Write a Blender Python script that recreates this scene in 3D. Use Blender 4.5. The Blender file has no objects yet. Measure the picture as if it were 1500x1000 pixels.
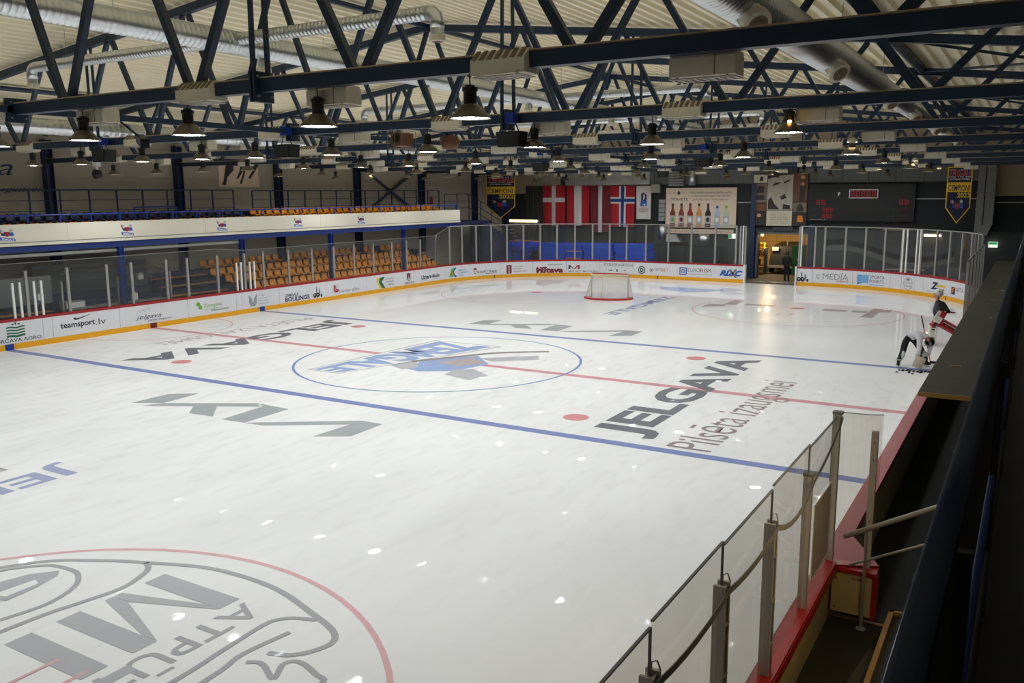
import bpy, bmesh, math, random
from mathutils import Vector, Matrix
random.seed(7)
PI = math.pi
C = bpy.context.scene.collection
scn = bpy.context.scene

# ------------------------------------------------------------------ camera
def cam_setup():
    yaw, pitch, roll = -0.5407, -0.1691, -0.0062
    f = Vector((math.sin(yaw) * math.cos(pitch), math.cos(yaw) * math.cos(pitch), math.sin(pitch)))
    r = Vector((math.cos(yaw), -math.sin(yaw), 0)); u = r.cross(f)
    r2 = math.cos(roll) * r + math.sin(roll) * u
    u2 = -math.sin(roll) * r + math.cos(roll) * u
    cd = bpy.data.cameras.new('camera'); co = bpy.data.objects.new('camera', cd); C.objects.link(co)
    m = Matrix((r2, u2, -f)).transposed().to_4x4(); m.translation = Vector((15.8991, -21.9599, 5.197))
    co.matrix_world = m
    cd.sensor_width = 36.0; cd.lens = 1267.1 / 1500 * 36; cd.clip_start = 0.05; cd.clip_end = 300
    scn.camera = co
cam_setup()

# ------------------------------------------------------------------ world, exposure
w = bpy.data.worlds.new('world'); scn.world = w; w.use_nodes = True
w.node_tree.nodes['Background'].inputs[0].default_value = (0.75, 0.8, 0.85, 1)
w.node_tree.nodes['Background'].inputs[1].default_value = 0.012
scn.view_settings.view_transform = 'Standard'
scn.view_settings.look = 'None'
scn.view_settings.exposure = 0.0
scn.view_settings.gamma = 1.0
scn.view_settings.use_curve_mapping = False
LAMP_L = 86.0          # radiance of the lamp glasses

# ------------------------------------------------------------------ materials
def lin(c):
    return tuple((x / 12.92 if x <= 0.04045 else ((x + 0.055) / 1.055) ** 2.4) for x in [v / 255.0 for v in c])
MATS = {}
def mat(name, rgb, rough=0.6, metal=0.0, var=0.0, scale=6.0, bump=0.0, spec=0.5, stretch=None, emit=0.0, emit_rgb=None):
    m = bpy.data.materials.new(name); m.use_nodes = True
    nt = m.node_tree; b = nt.nodes['Principled BSDF']
    col = lin(rgb) + (1,)
    b.inputs['Base Color'].default_value = col
    b.inputs['Roughness'].default_value = rough; b.inputs['Metallic'].default_value = metal
    b.inputs['Specular IOR Level'].default_value = spec
    if var > 0 or bump > 0:
        tc = nt.nodes.new('ShaderNodeTexCoord'); mp = nt.nodes.new('ShaderNodeMapping')
        nt.links.new(tc.outputs['Object'], mp.inputs['Vector'])
        if stretch: mp.inputs['Scale'].default_value = stretch
        n = nt.nodes.new('ShaderNodeTexNoise'); n.inputs['Scale'].default_value = scale; n.inputs['Detail'].default_value = 5
        nt.links.new(mp.outputs['Vector'], n.inputs['Vector'])
        if var > 0:
            mx = nt.nodes.new('ShaderNodeMix'); mx.data_type = 'RGBA'
            mx.inputs[6].default_value = tuple(max(0, c * (1 - var)) for c in col[:3]) + (1,)
            mx.inputs[7].default_value = tuple(min(1, c * (1 + var)) for c in col[:3]) + (1,)
            nt.links.new(n.outputs['Fac'], mx.inputs[0]); nt.links.new(mx.outputs[2], b.inputs['Base Color'])
        if bump > 0:
            bp = nt.nodes.new('ShaderNodeBump'); bp.inputs['Strength'].default_value = bump; bp.inputs['Distance'].default_value = 0.02
            nt.links.new(n.outputs['Fac'], bp.inputs['Height']); nt.links.new(bp.outputs['Normal'], b.inputs['Normal'])
    if emit > 0:
        b.inputs['Emission Color'].default_value = (lin(emit_rgb or rgb)) + (1,)
        b.inputs['Emission Strength'].default_value = emit
    MATS[name] = m
    return m

def ice_mat(name, rgb):
    """white sheet ice: smooth wet film over a scratched, slightly cloudy surface"""
    m = bpy.data.materials.new(name); m.use_nodes = True; nt = m.node_tree; b = nt.nodes['Principled BSDF']
    b.inputs['IOR'].default_value = 1.31; b.inputs['Specular IOR Level'].default_value = 0.08
    g = nt.nodes.new('ShaderNodeNewGeometry')
    mp = nt.nodes.new('ShaderNodeMapping'); mp.inputs['Scale'].default_value = (1.0, 0.28, 1.0); mp.inputs['Rotation'].default_value = (0, 0, 0.25)
    nt.links.new(g.outputs['Position'], mp.inputs['Vector'])
    n = nt.nodes.new('ShaderNodeTexNoise'); n.inputs['Scale'].default_value = 0.55; n.inputs['Detail'].default_value = 6
    nt.links.new(mp.outputs['Vector'], n.inputs['Vector'])
    cr = nt.nodes.new('ShaderNodeValToRGB'); cr.color_ramp.elements[0].position = 0.3; cr.color_ramp.elements[1].position = 0.62
    c = lin(rgb)
    cr.color_ramp.elements[0].color = tuple(x * 0.93 for x in c) + (1,); cr.color_ramp.elements[1].color = c + (1,)
    nt.links.new(n.outputs['Fac'], cr.inputs[0]); nt.links.new(cr.outputs[0], b.inputs['Base Color'])
    # scratches: fine stretched noise drives roughness and a faint bump
    mp2 = nt.nodes.new('ShaderNodeMapping'); mp2.inputs['Scale'].default_value = (5.0, 1.6, 1.0); mp2.inputs['Rotation'].default_value = (0, 0, 0.5)
    nt.links.new(g.outputs['Position'], mp2.inputs['Vector'])
    n2 = nt.nodes.new('ShaderNodeTexNoise'); n2.inputs['Scale'].default_value = 0.8; n2.inputs['Detail'].default_value = 3
    nt.links.new(mp2.outputs['Vector'], n2.inputs['Vector'])
    mr = nt.nodes.new('ShaderNodeMapRange'); mr.inputs['From Min'].default_value = 0.70; mr.inputs['From Max'].default_value = 0.34; mr.inputs['To Min'].default_value = 0.09; mr.inputs['To Max'].default_value = 0.25
    nt.links.new(n2.outputs['Fac'], mr.inputs['Value'])
    # the far end is freshly flooded and smooth, the middle and near ice are skated dull
    sx = nt.nodes.new('ShaderNodeSeparateXYZ'); nt.links.new(g.outputs['Position'], sx.inputs[0])
    my = nt.nodes.new('ShaderNodeMapRange'); my.interpolation_type = 'SMOOTHSTEP'
    my.inputs['From Min'].default_value = 2.0; my.inputs['From Max'].default_value = 14.0; my.inputs['To Min'].default_value = 1.0; my.inputs['To Max'].default_value = 0.3
    nt.links.new(sx.outputs['Y'], my.inputs['Value'])
    mm = nt.nodes.new('ShaderNodeMath'); mm.operation = 'MULTIPLY'; nt.links.new(mr.outputs[0], mm.inputs[0]); nt.links.new(my.outputs[0], mm.inputs[1])
    b.inputs['Roughness'].default_value = 0.32
    # thin film of refrozen water: patchy where skated, almost whole at the far end
    cw = nt.nodes.new('ShaderNodeMapRange'); cw.inputs['From Min'].default_value = 0.5; cw.inputs['From Max'].default_value = 0.72; cw.inputs['To Min'].default_value = 0.0; cw.inputs['To Max'].default_value = 0.3
    nt.links.new(n2.outputs['Fac'], cw.inputs['Value'])
    iv = nt.nodes.new('ShaderNodeMapRange'); iv.interpolation_type = 'SMOOTHSTEP'; iv.inputs['From Min'].default_value = 0.0; iv.inputs['From Max'].default_value = 18.0; iv.inputs['To Min'].default_value = 0.0; iv.inputs['To Max'].default_value = 0.78
    nt.links.new(sx.outputs['Y'], iv.inputs['Value'])
    ad_ = nt.nodes.new('ShaderNodeMath'); ad_.operation = 'MAXIMUM'; ad_.use_clamp = True; nt.links.new(cw.outputs[0], ad_.inputs[0]); nt.links.new(iv.outputs[0], ad_.inputs[1])
    nt.links.new(ad_.outputs[0], b.inputs['Coat Weight']); b.inputs['Coat IOR'].default_value = 1.36; b.inputs['Coat Roughness'].default_value = 0.01
    bp = nt.nodes.new('ShaderNodeBump'); bp.inputs['Strength'].default_value = 0.025; bp.inputs['Distance'].default_value = 0.004
    nt.links.new(n2.outputs['Fac'], bp.inputs['Height'])
    MATS[name] = m
    return m

def glass_mat(name, tint, haze=0.03, haze_rgb=(170, 170, 165)):
    m = bpy.data.materials.new(name); m.use_nodes = True; nt = m.node_tree
    nt.nodes.remove(nt.nodes['Principled BSDF']); out = nt.nodes['Material Output']
    t = nt.nodes.new('ShaderNodeBsdfTransparent'); t.inputs[0].default_value = tint + (1,)
    gl = nt.nodes.new('ShaderNodeBsdfGlossy'); gl.inputs['Roughness'].default_value = 0.02
    fr = nt.nodes.new('ShaderNodeFresnel'); fr.inputs[0].default_value = 1.3
    g0 = nt.nodes.new('ShaderNodeNewGeometry'); iv = nt.nodes.new('ShaderNodeMath'); iv.operation = 'SUBTRACT'; iv.inputs[0].default_value = 1.0
    nt.links.new(g0.outputs['Backfacing'], iv.inputs[1]); fm = nt.nodes.new('ShaderNodeMath'); fm.operation = 'MULTIPLY'
    nt.links.new(fr.outputs[0], fm.inputs[0]); nt.links.new(iv.outputs[0], fm.inputs[1])
    mx = nt.nodes.new('ShaderNodeMixShader'); nt.links.new(fm.outputs[0], mx.inputs[0])
    nt.links.new(t.outputs[0], mx.inputs[1]); nt.links.new(gl.outputs[0], mx.inputs[2])
    d = nt.nodes.new('ShaderNodeBsdfDiffuse'); d.inputs[0].default_value = lin(haze_rgb) + (1,)
    g = nt.nodes.new('ShaderNodeNewGeometry'); mp = nt.nodes.new('ShaderNodeMapping'); mp.inputs['Scale'].default_value = (2, 2, 0.5)
    n = nt.nodes.new('ShaderNodeTexNoise'); n.inputs['Scale'].default_value = 1.6; n.inputs['Detail'].default_value = 4
    nt.links.new(g.outputs['Position'], mp.inputs[0]); nt.links.new(mp.outputs[0], n.inputs['Vector'])
    mu = nt.nodes.new('ShaderNodeMath'); mu.operation = 'MULTIPLY'; mu.inputs[1].default_value = haze * 2
    nt.links.new(n.outputs['Fac'], mu.inputs[0])
    m2 = nt.nodes.new('ShaderNodeMixShader'); nt.links.new(mu.outputs[0], m2.inputs[0])
    nt.links.new(mx.outputs[0], m2.inputs[1]); nt.links.new(d.outputs[0], m2.inputs[2])
    nt.links.new(m2.outputs[0], out.inputs['Surface'])
    MATS[name] = m
    return m

def net_mat(name):
    m = bpy.data.materials.new(name); m.use_nodes = True; nt = m.node_tree
    b = nt.nodes['Principled BSDF']; b.inputs['Base Color'].default_value = lin((196, 196, 190)) + (1,); b.inputs['Roughness'].default_value = 0.8
    MATS[name] = m
    return m

mat('navy_steel', (28, 50, 74), 0.45, 0.0, 0.25, 2.0)
mat('navy_column', (30, 48, 84), 0.5, 0.0, 0.2, 2.0)
mat('conduit', (190, 165, 130), 0.6)
mat('deck_metal', (250, 236, 204), 0.5, 0.0, 0.10, 0.7)
mat('galvanised', (214, 218, 220), 0.3, 1.0, 0.12, 2.5)
mat('galv_dull', (150, 152, 150), 0.5, 0.4, 0.15, 2.0)
mat('cream_metal', (226, 218, 196), 0.5, 0.0, 0.12, 5.0)
mat('rib_brown', (128, 112, 90), 0.6, 0.0, 0.2, 8.0)
mat('black_plastic', (14, 15, 16), 0.5)
mat('lamp_shade', (112, 104, 88), 0.35, 0.6, 0.15, 6.0)
mat('lamp_glass', (255, 250, 238), 0.5, emit=LAMP_L, emit_rgb=(247, 251, 255))
mat('spot_glass', (255, 235, 200), 0.5, emit=14.0, emit_rgb=(255, 232, 190))
mat('tube_glass', (255, 236, 200), 0.5, emit=6.0, emit_rgb=(255, 228, 180))
mat('fill_tube', (255, 236, 200), 0.5, emit=46.0, emit_rgb=(255, 226, 170))
mat('warm_bulb', (255, 200, 110), 0.5, emit=9.0, emit_rgb=(255, 196, 110))
mat('exit_green', (40, 150, 80), 0.5, emit=0.7, emit_rgb=(40, 170, 90))
mat('exit_white', (240, 240, 225), 0.5, emit=1.2, emit_rgb=(235, 240, 215))
mat('exit_yellow', (200, 190, 90), 0.5, emit=0.7, emit_rgb=(200, 190, 80))
mat('wall_cladding', (168, 160, 144), 0.7, 0.0, 0.08, 1.5)
mat('wall_beige', (176, 160, 134), 0.75, 0.0, 0.08, 1.0)
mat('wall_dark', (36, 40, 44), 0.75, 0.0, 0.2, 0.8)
mat('wall_grey', (106, 109, 110), 0.6, 0.1, 0.1, 1.0)
mat('wall_lower', (70, 74, 76), 0.7, 0.0, 0.2, 0.5)
mat('curtain', (58, 58, 54), 0.9, 0.0, 0.25, 2.0, stretch=(6, 6, 0.3))
mat('concrete', (72, 70, 64), 0.85, 0.0, 0.25, 2.0)
mat('rubber', (40, 40, 34), 0.85, 0.0, 0.3, 1.5)
mat('roof_carpet', (60, 58, 44), 0.9, 0.0, 0.22, 2.0, stretch=(1, 3, 1))
mat('balcony_carpet', (30, 32, 28), 0.95, 0.0, 0.2, 3.0)
mat('wood_edge', (150, 110, 50), 0.6)
mat('bench_wood', (176, 124, 62), 0.55, 0.0, 0.2, 3.0)
mat('board_white', (226, 227, 232), 0.35, 0.0, 0.04, 3.0)
mat('board_back', (186, 170, 128), 0.5, 0.0, 0.1, 1.5)
mat('cap_red', (160, 26, 30), 0.38, 0.0, 0.1, 2.0)
mat('kick_yellow', (238, 172, 8), 0.35)
mat('mark_blue', (20, 60, 150), 0.4)
mat('mark_red', (110, 20, 26), 0.4)
mat('post_alu', (158, 156, 152), 0.45, 0.3, 0.1, 3.0)
mat('post_white', (236, 236, 232), 0.5)
mat('post_grey', (196, 190, 182), 0.4, 0.2, 0.08, 3.0)
mat('strap_grey', (128, 128, 126), 0.6)
mat('rail_blue', (20, 56, 150), 0.4)
mat('rail_navy', (44, 66, 104), 0.14, 0.0, 0.15, 3.0)
mat('beam_blue', (12, 46, 122), 0.45, 0.0, 0.1, 1.0)
mat('fascia_white', (232, 226, 208), 0.5, 0.0, 0.04, 0.8)
mat('seat_yellow', (244, 156, 8), 0.4, 0.0, 0.08, 4.0)
mat('seat_navy', (22, 34, 72), 0.45)
mat('riser_navy', (28, 40, 74), 0.7, 0.0, 0.2, 1.0)
mat('step_yellow', (196, 172, 40), 0.6)
mat('mat_blue', (4, 84, 226), 0.45, 0.0, 0.12, 1.0)
mat('tarp_blue', (20, 70, 220), 0.22, 0.0, 0.2, 2.0, bump=0.6)
mat('net_red', (176, 22, 22), 0.4)
mat('net_frame', (208, 200, 170), 0.45)
net_mat('net_white')
mat('flag_red', (166, 22, 32), 0.8, 0.0, 0.25, 2.5, stretch=(3, 3, 0.2))
mat('flag_maroon', (108, 28, 36), 0.8, 0.0, 0.25, 2.5, stretch=(3, 3, 0.2))
mat('flag_white', (206, 200, 192), 0.8, 0.0, 0.1, 2.5, stretch=(3, 3, 0.2))
mat('flag_blue', (28, 62, 130), 0.8, 0.0, 0.2, 2.5, stretch=(3, 3, 0.2))
mat('banner_navy', (26, 32, 66), 0.7, 0.0, 0.15, 2.0)
mat('banner_yellow', (240, 196, 50), 0.7)
mat('print_white', (238, 238, 236), 0.5)
mat('print_black', (34, 36, 40), 0.5)
mat('print_grey', (130, 132, 134), 0.5)
mat('print_lightgrey', (178, 178, 180), 0.5)
mat('print_red', (168, 30, 34), 0.5)
mat('print_dkred', (122, 34, 40), 0.5)
mat('print_green', (20, 110, 74), 0.5)
mat('print_lime', (112, 176, 70), 0.5)
mat('print_dkgreen', (24, 78, 62), 0.5)
mat('print_blue', (28, 86, 176), 0.5)
mat('print_sky', (120, 176, 226), 0.5)
mat('print_navy', (30, 40, 90), 0.5)
mat('print_yellow', (228, 200, 40), 0.5)
mat('print_orange', (222, 132, 40), 0.5)
mat('poster_cream', (214, 206, 184), 0.6, 0.0, 0.05, 3.0)
mat('poster_peach', (226, 204, 182), 0.6, 0.0, 0.05, 3.0)
mat('photo_dark', (52, 44, 40), 0.6, 0.0, 0.5, 5.0)
mat('photo_mid', (128, 112, 96), 0.6, 0.0, 0.4, 4.0)
mat('photo_soft', (178, 172, 158), 0.6, 0.0, 0.35, 2.2)
mat('photo_brown', (110, 72, 48), 0.6, 0.0, 0.4, 4.0)
mat('bottle_brown', (122, 58, 22), 0.4)
mat('bottle_red', (150, 34, 24), 0.4)
mat('bottle_amber', (206, 148, 82), 0.4)
mat('bottle_dark', (34, 28, 26), 0.4)
mat('bottle_clear', (174, 194, 220), 0.4)
mat('bottle_green', (186, 206, 178), 0.4)
mat('board_black', (16, 17, 18), 0.55)
mat('led_off', (70, 16, 14), 0.5)
mat('led_red', (150, 30, 24), 0.5, emit=0.10, emit_rgb=(200, 30, 20))
mat('led_green', (24, 60, 38), 0.5)
mat('garage_wall', (230, 200, 140), 0.7, 0.0, 0.1, 2.0)
mat('machine_green', (30, 112, 62), 0.45)
mat('machine_dark', (34, 36, 40), 0.5)
mat('crate_grey', (140, 136, 128), 0.6)
mat('jersey_white', (214, 212, 220), 0.85, 0.0, 0.08, 8.0)
mat('jersey_grey', (62, 66, 70), 0.85, 0.0, 0.1, 8.0)
mat('cloth_black', (24, 26, 28), 0.85)
mat('sock_green', (40, 52, 48), 0.85)
mat('sock_white', (190, 200, 190), 0.85)
mat('pants_red', (140, 28, 40), 0.7)
mat('pad_white', (224, 222, 214), 0.5)
mat('pad_red', (170, 28, 44), 0.5)
mat('skin', (206, 152, 124), 0.6)
mat('helmet_black', (22, 22, 26), 0.25)
mat('helmet_white', (214, 216, 212), 0.3)
mat('stick_orange', (232, 84, 36), 0.4)
mat('bucket_cream', (218, 208, 184), 0.5)
mat('puck_black', (22, 24, 30), 0.6)
mat('steel_blade', (190, 196, 200), 0.25, 0.9)
mat('grille', (196, 188, 176), 0.5, 0.2, 0.2, 40.0)
mat('extinguisher', (150, 24, 22), 0.35)
ice_mat('ice', (250, 251, 251))
ice_mat('ice_red', (224, 158, 168)); ice_mat('ice_dot', (228, 150, 156)); ice_mat('ice_blue', (134, 148, 204))
ice_mat('ice_grey', (192, 193, 199)); ice_mat('ice_dark', (120, 122, 132)); ice_mat('ice_line', (184, 184, 190)); ice_mat('ice_brown', (158, 144, 146))
ice_mat('ice_pink', (236, 190, 196)); ice_mat('ice_logo', (158, 180, 224)); ice_mat('ice_thinblue', (126, 152, 206)); ice_mat('ice_tone', (192, 180, 180))
ice_mat('ice_crease', (166, 196, 240)); ice_mat('ice_textblue', (174, 182, 216)); ice_mat('ice_white', (246, 246, 246))
ice_mat('ice_steel', (174, 181, 185))
glass_mat('glass_near', (0.90, 0.885, 0.855), 0.035, (200, 192, 172))
glass_mat('glass_far', (0.94, 0.945, 0.94), 0.04, (165, 168, 170))
M = MATS

# ------------------------------------------------------------------ mesh helpers
def world_of(o):
    x, y, z = o.location
    while o.parent:
        o = o.parent; x += o.location.x; y += o.location.y; z += o.location.z
    return Vector((x, y, z))

class MB:
    def __init__(s): s.v = []; s.f = []; s.mi = []
    def poly(s, pts, mi=0):
        n = len(s.v); s.v += [tuple(p) for p in pts]; s.f.append(tuple(range(n, n + len(pts)))); s.mi.append(mi); return s
    def box(s, x0, x1, y0, y1, z0, z1, mi=0):
        n = len(s.v)
        s.v += [(x0, y0, z0), (x1, y0, z0), (x1, y1, z0), (x0, y1, z0), (x0, y0, z1), (x1, y0, z1), (x1, y1, z1), (x0, y1, z1)]
        for q in ((0, 3, 2, 1), (4, 5, 6, 7), (0, 1, 5, 4), (1, 2, 6, 5), (2, 3, 7, 6), (3, 0, 4, 7)):
            s.f.append(tuple(n + i for i in q)); s.mi.append(mi)
        return s
    def hexa(s, p8, mi=0):
        n = len(s.v); s.v += [tuple(p) for p in p8]
        for q in ((0, 3, 2, 1), (4, 5, 6, 7), (0, 1, 5, 4), (1, 2, 6, 5), (2, 3, 7, 6), (3, 0, 4, 7)):
            s.f.append(tuple(n + i for i in q)); s.mi.append(mi)
        return s
    def bar(s, a, b, w, h, up=(0, 0, 1), mi=0):
        a = Vector(a); b = Vector(b); d = (b - a).normalized(); u = Vector(up)
        sd = d.cross(u)
        if sd.length < 1e-4: sd = d.cross(Vector((1, 0, 0)))
        sd.normalize(); u = sd.cross(d).normalized()
        p = []
        for e in (a, b):
            p += [e - sd * w / 2 - u * h / 2, e + sd * w / 2 - u * h / 2, e + sd * w / 2 + u * h / 2, e - sd * w / 2 + u * h / 2]
        return s.hexa(p, mi)
    def tube(s, pts, r, n=8, mi=0, caps=True):
        pts = [Vector(p) for p in pts]; rr = r if isinstance(r, (list, tuple)) else [r] * len(pts)
        base = len(s.v); ref = None
        for i, p in enumerate(pts):
            d = (pts[min(i + 1, len(pts) - 1)] - pts[max(i - 1, 0)]).normalized()
            if ref is None:
                ref = d.cross(Vector((0, 0, 1)))
                if ref.length < 1e-3: ref = Vector((1, 0, 0))
            ref = (ref - d * ref.dot(d)).normalized(); o = d.cross(ref)
            for k in range(n):
                a = 2 * PI * k / n; s.v.append(tuple(p + (ref * math.cos(a) + o * math.sin(a)) * rr[i]))
        for i in range(len(pts) - 1):
            for k in range(n):
                a = base + i * n + k; b = base + i * n + (k + 1) % n
                s.f.append((a, b, b + n, a + n)); s.mi.append(mi)
        if caps:
            s.f.append(tuple(base + k for k in reversed(range(n)))); s.mi.append(mi)
            e = base + (len(pts) - 1) * n
            s.f.append(tuple(e + k for k in range(n))); s.mi.append(mi)
        return s
    def lathe(s, prof, c=(0, 0, 0), n=16, mi=0):
        base = len(s.v)
        for r, z in prof:
            for k in range(n):
                a = 2 * PI * k / n; s.v.append((c[0] + r * math.cos(a), c[1] + r * math.sin(a), c[2] + z))
        for i in range(len(prof) - 1):
            for k in range(n):
                a = base + i * n + k; b = base + i * n + (k + 1) % n
                s.f.append((a, b, b + n, a + n)); s.mi.append(mi)
        return s
    def disc(s, c, r, n=16, mi=0, up=True):
        pts = [(c[0] + r * math.cos(2 * PI * k / n), c[1] + r * math.sin(2 * PI * k / n), c[2]) for k in range(n)]
        return s.poly(pts if up else pts[::-1], mi)
    def prism(s, pts2, f, d0, d1, mi=0):
        """2-D outline pts2 lifted by f(u, v, depth)"""
        a = [f(u, v, d0) for u, v in pts2]; b = [f(u, v, d1) for u, v in pts2]; n = len(pts2)
        s.poly(a, mi); s.poly(b[::-1], mi)
        for i in range(n):
            j = (i + 1) % n; s.poly([a[j], a[i], b[i], b[j]], mi)
        return s
    def build(s, name, m, parent=None, smooth=False, loc=None, autos=False):
        me = bpy.data.meshes.new(name)
        off = Vector((0, 0, 0))
        if loc is not None: off = Vector(loc)
        elif parent is not None: off = world_of(parent)
        me.from_pydata([(x - off.x, y - off.y, z - off.z) for x, y, z in s.v], [], s.f)
        ms = m if isinstance(m, (list, tuple)) else [m]
        for q in ms: me.materials.append(M[q] if isinstance(q, str) else q)
        if len(ms) > 1:
            for p, i in zip(me.polygons, s.mi): p.material_index = i
        if smooth:
            for p in me.polygons: p.use_smooth = True
        me.update()
        o = bpy.data.objects.new(name, me); C.objects.link(o)
        if parent is not None: o.parent = parent
        elif loc is not None: o.location = loc
        return o

def thing(name, label, cat, loc=(0, 0, 0), rz=0.0, group=None, kind=None):
    o = bpy.data.objects.new(name, None); C.objects.link(o); o.location = loc; o.rotation_euler = (0, 0, rz)
    o.empty_display_size = 0.2
    return tag(o, label, cat, group, kind)
def tag(o, label=None, cat=None, group=None, kind=None):
    if label: o['label'] = label
    if cat: o['category'] = cat
    if group: o['group'] = group
    if kind: o['kind'] = kind
    return o
def st(o): o['kind'] = 'structure'; return o
def sub(name, src, parent, loc=(0, 0, 0), rot=None):
    o = bpy.data.objects.new(name, src.data); C.objects.link(o); o.parent = parent; o.location = loc
    if rot: o.rotation_euler = rot
    return o
def dup(root, loc, rz=None, label=None, group=None):
    r = root.copy(); C.objects.link(r); r.location = loc
    if rz is not None: r.rotation_euler = (0, 0, rz)
    if label: r['label'] = label
    if group: r['group'] = group
    for ch in list(root.children):
        c = ch.copy(); C.objects.link(c); c.parent = r
        for g in ch.children:
            d = g.copy(); C.objects.link(d); d.parent = c
    return r
_O1 = ['first', 'second', 'third', 'fourth', 'fifth', 'sixth', 'seventh', 'eighth', 'ninth', 'tenth', 'eleventh', 'twelfth', 'thirteenth',
       'fourteenth', 'fifteenth', 'sixteenth', 'seventeenth', 'eighteenth', 'nineteenth', 'twentieth', 'twenty-first', 'twenty-second', 'twenty-third',
       'twenty-fourth', 'twenty-fifth', 'twenty-sixth', 'twenty-seventh', 'twenty-eighth', 'twenty-ninth', 'thirtieth', 'thirty-first',
       'thirty-second', 'thirty-third', 'thirty-fourth', 'thirty-fifth', 'thirty-sixth']
ORD = _O1[:30] + [t + e for t, tt in (('thirty', 'thirtieth'), ('forty', 'fortieth'), ('fifty', 'fiftieth'), ('sixty', 'sixtieth')) for e in [''] + ['-' + q for q in _O1[:9]]]
ORD = [{'thirty': 'thirtieth', 'forty': 'fortieth', 'fifty': 'fiftieth', 'sixty': 'sixtieth'}.get(q, q) for q in ORD]
ORD = ORD[:29] + ORD[30:]

# text ------------------------------------------------------------------
_tc = {}
def text_geo(s, bold=0.0, shear=0.0, space=1.0):
    key = (s, bold, shear, space)
    if key in _tc: return _tc[key]
    cu = bpy.data.curves.new('lettering', 'FONT'); cu.body = s; cu.size = 1.0; cu.resolution_u = 3
    cu.offset = bold; cu.shear = shear; cu.space_character = space
    o = bpy.data.objects.new('lettering', cu); C.objects.link(o)
    dg = bpy.context.evaluated_depsgraph_get(); me = bpy.data.meshes.new_from_object(o.evaluated_get(dg))
    vs = [(v.co.x, v.co.y) for v in me.vertices]; fs = [tuple(p.vertices) for p in me.polygons]
    bpy.data.objects.remove(o); bpy.data.curves.remove(cu); bpy.data.meshes.remove(me)
    x0 = min(v[0] for v in vs); x1 = max(v[0] for v in vs); y0 = min(v[1] for v in vs); y1 = max(v[1] for v in vs)
    vs = [((a - x0) / (x1 - x0), (b - y0) / (y1 - y0)) for a, b in vs]
    _tc[key] = (vs, fs); return _tc[key]
def text_on(s, f, u0, u1, v0, v1, m, parent, bold=0.012, shear=0.0, name='lettering', space=1.0):
    """lettering fitted to the rectangle u0..u1, v0..v1 of the surface map f(u, v)"""
    vs, fs = text_geo(s, bold, shear, space)
    b = MB(); b.v = [tuple(f(u0 + a * (u1 - u0), v0 + c * (v1 - v0))) for a, c in vs]; b.f = list(fs); b.mi = [0] * len(fs)
    return b.build(name, m, parent)
def flat_on(shapes, f, m, parent, name='emblem'):
    b = MB()
    for sh in shapes: b.poly([f(u, v) for u, v in sh])
    return b.build(name, m, parent)
def circ(cu, cv, r, n=14, ry=None, a0=0, a1=2 * PI):
    ry = r if ry is None else ry
    k = n if a1 - a0 >= 2 * PI - 1e-6 else n + 1
    return [(cu + r * math.cos(a0 + (a1 - a0) * i / n), cv + ry * math.sin(a0 + (a1 - a0) * i / n)) for i in range(k)]
def ring(cu, cv, r0, r1, n=24, a0=0, a1=2 * PI, sx=1.0):
    out = []
    for i in range(n):
        p, q = a0 + (a1 - a0) * i / n, a0 + (a1 - a0) * (i + 1) / n
        out.append([(cu + sx * r0 * math.cos(p), cv + r0 * math.sin(p)), (cu + sx * r1 * math.cos(p), cv + r1 * math.sin(p)),
                    (cu + sx * r1 * math.cos(q), cv + r1 * math.sin(q)), (cu + sx * r0 * math.cos(q), cv + r0 * math.sin(q))])
    return out
def rect(a, b, c, d): return [(a, c), (b, c), (b, d), (a, d)]
def stroke(pts, wd):
    out = []
    for (a, b), (c, d) in zip(pts[:-1], pts[1:]):
        L = math.hypot(c - a, d - b) or 1e-6; nx, ny = -(d - b) / L * wd / 2, (c - a) / L * wd / 2
        out.append([(a + nx, b + ny), (a - nx, b - ny), (c - nx, d - ny), (c + nx, d + ny)])
    return out
# ================================================================== SETTING
HB = 6.55                                   # height of the trusses' bottom chords
TY = [-13.9 + 6 * k for k in range(-2, 8)]   # truss lines; the first two stand behind the camera
NX, NB = -17.3, 19.6                         # left and right walls
def roof_z(x): return 9.84 - 0.115 * abs(x - 1.2)

# concrete slab and the ice
fl = MB(); fl.box(-24, 26, -34, 44, -0.35, -0.06)
st(fl.build('floor', 'concrete'))
W0, W1, LY, RC = -14.0, 14.1, 28.0, 8.5
YC = LY - RC
SA = PI / 2 * RC
S1 = 2 * YC; S2 = S1 + SA; S3 = S2 + (W1 - W0 - 2 * RC); S4 = S3 + SA; S5 = S4 + 2 * YC; S6 = S5 + SA; S7 = S6 + (S3 - S2); S8 = S7 + SA
def path(s):
    """point and inward normal of the rink's edge, s along the boards from the near left"""
    s = s % S8
    if s < S1: return W0, -YC + s, 1.0, 0.0
    if s < S2:
        a = (s - S1) / RC; return W0 + RC - RC * math.cos(a), YC + RC * math.sin(a), math.cos(a), -math.sin(a)
    if s < S3: return W0 + RC + s - S2, LY, 0.0, -1.0
    if s < S4:
        a = (s - S3) / RC; return W1 - RC + RC * math.sin(a), YC + RC * math.cos(a), -math.sin(a), -math.cos(a)
    if s < S5: return W1, YC - (s - S4), -1.0, 0.0
    if s < S6:
        a = (s - S5) / RC; return W1 - RC + RC * math.cos(a), -YC - RC * math.sin(a), -math.cos(a), math.sin(a)
    if s < S7: return W1 - RC - (s - S6), -LY, 0.0, 1.0
    a = (s - S7) / RC; return W0 + RC - RC * math.sin(a), -YC - RC * math.cos(a), math.sin(a), math.cos(a)
def bp(s, z, off=0.0):
    x, y, nx, ny = path(s); return (x + nx * off, y + ny * off, z)

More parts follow.
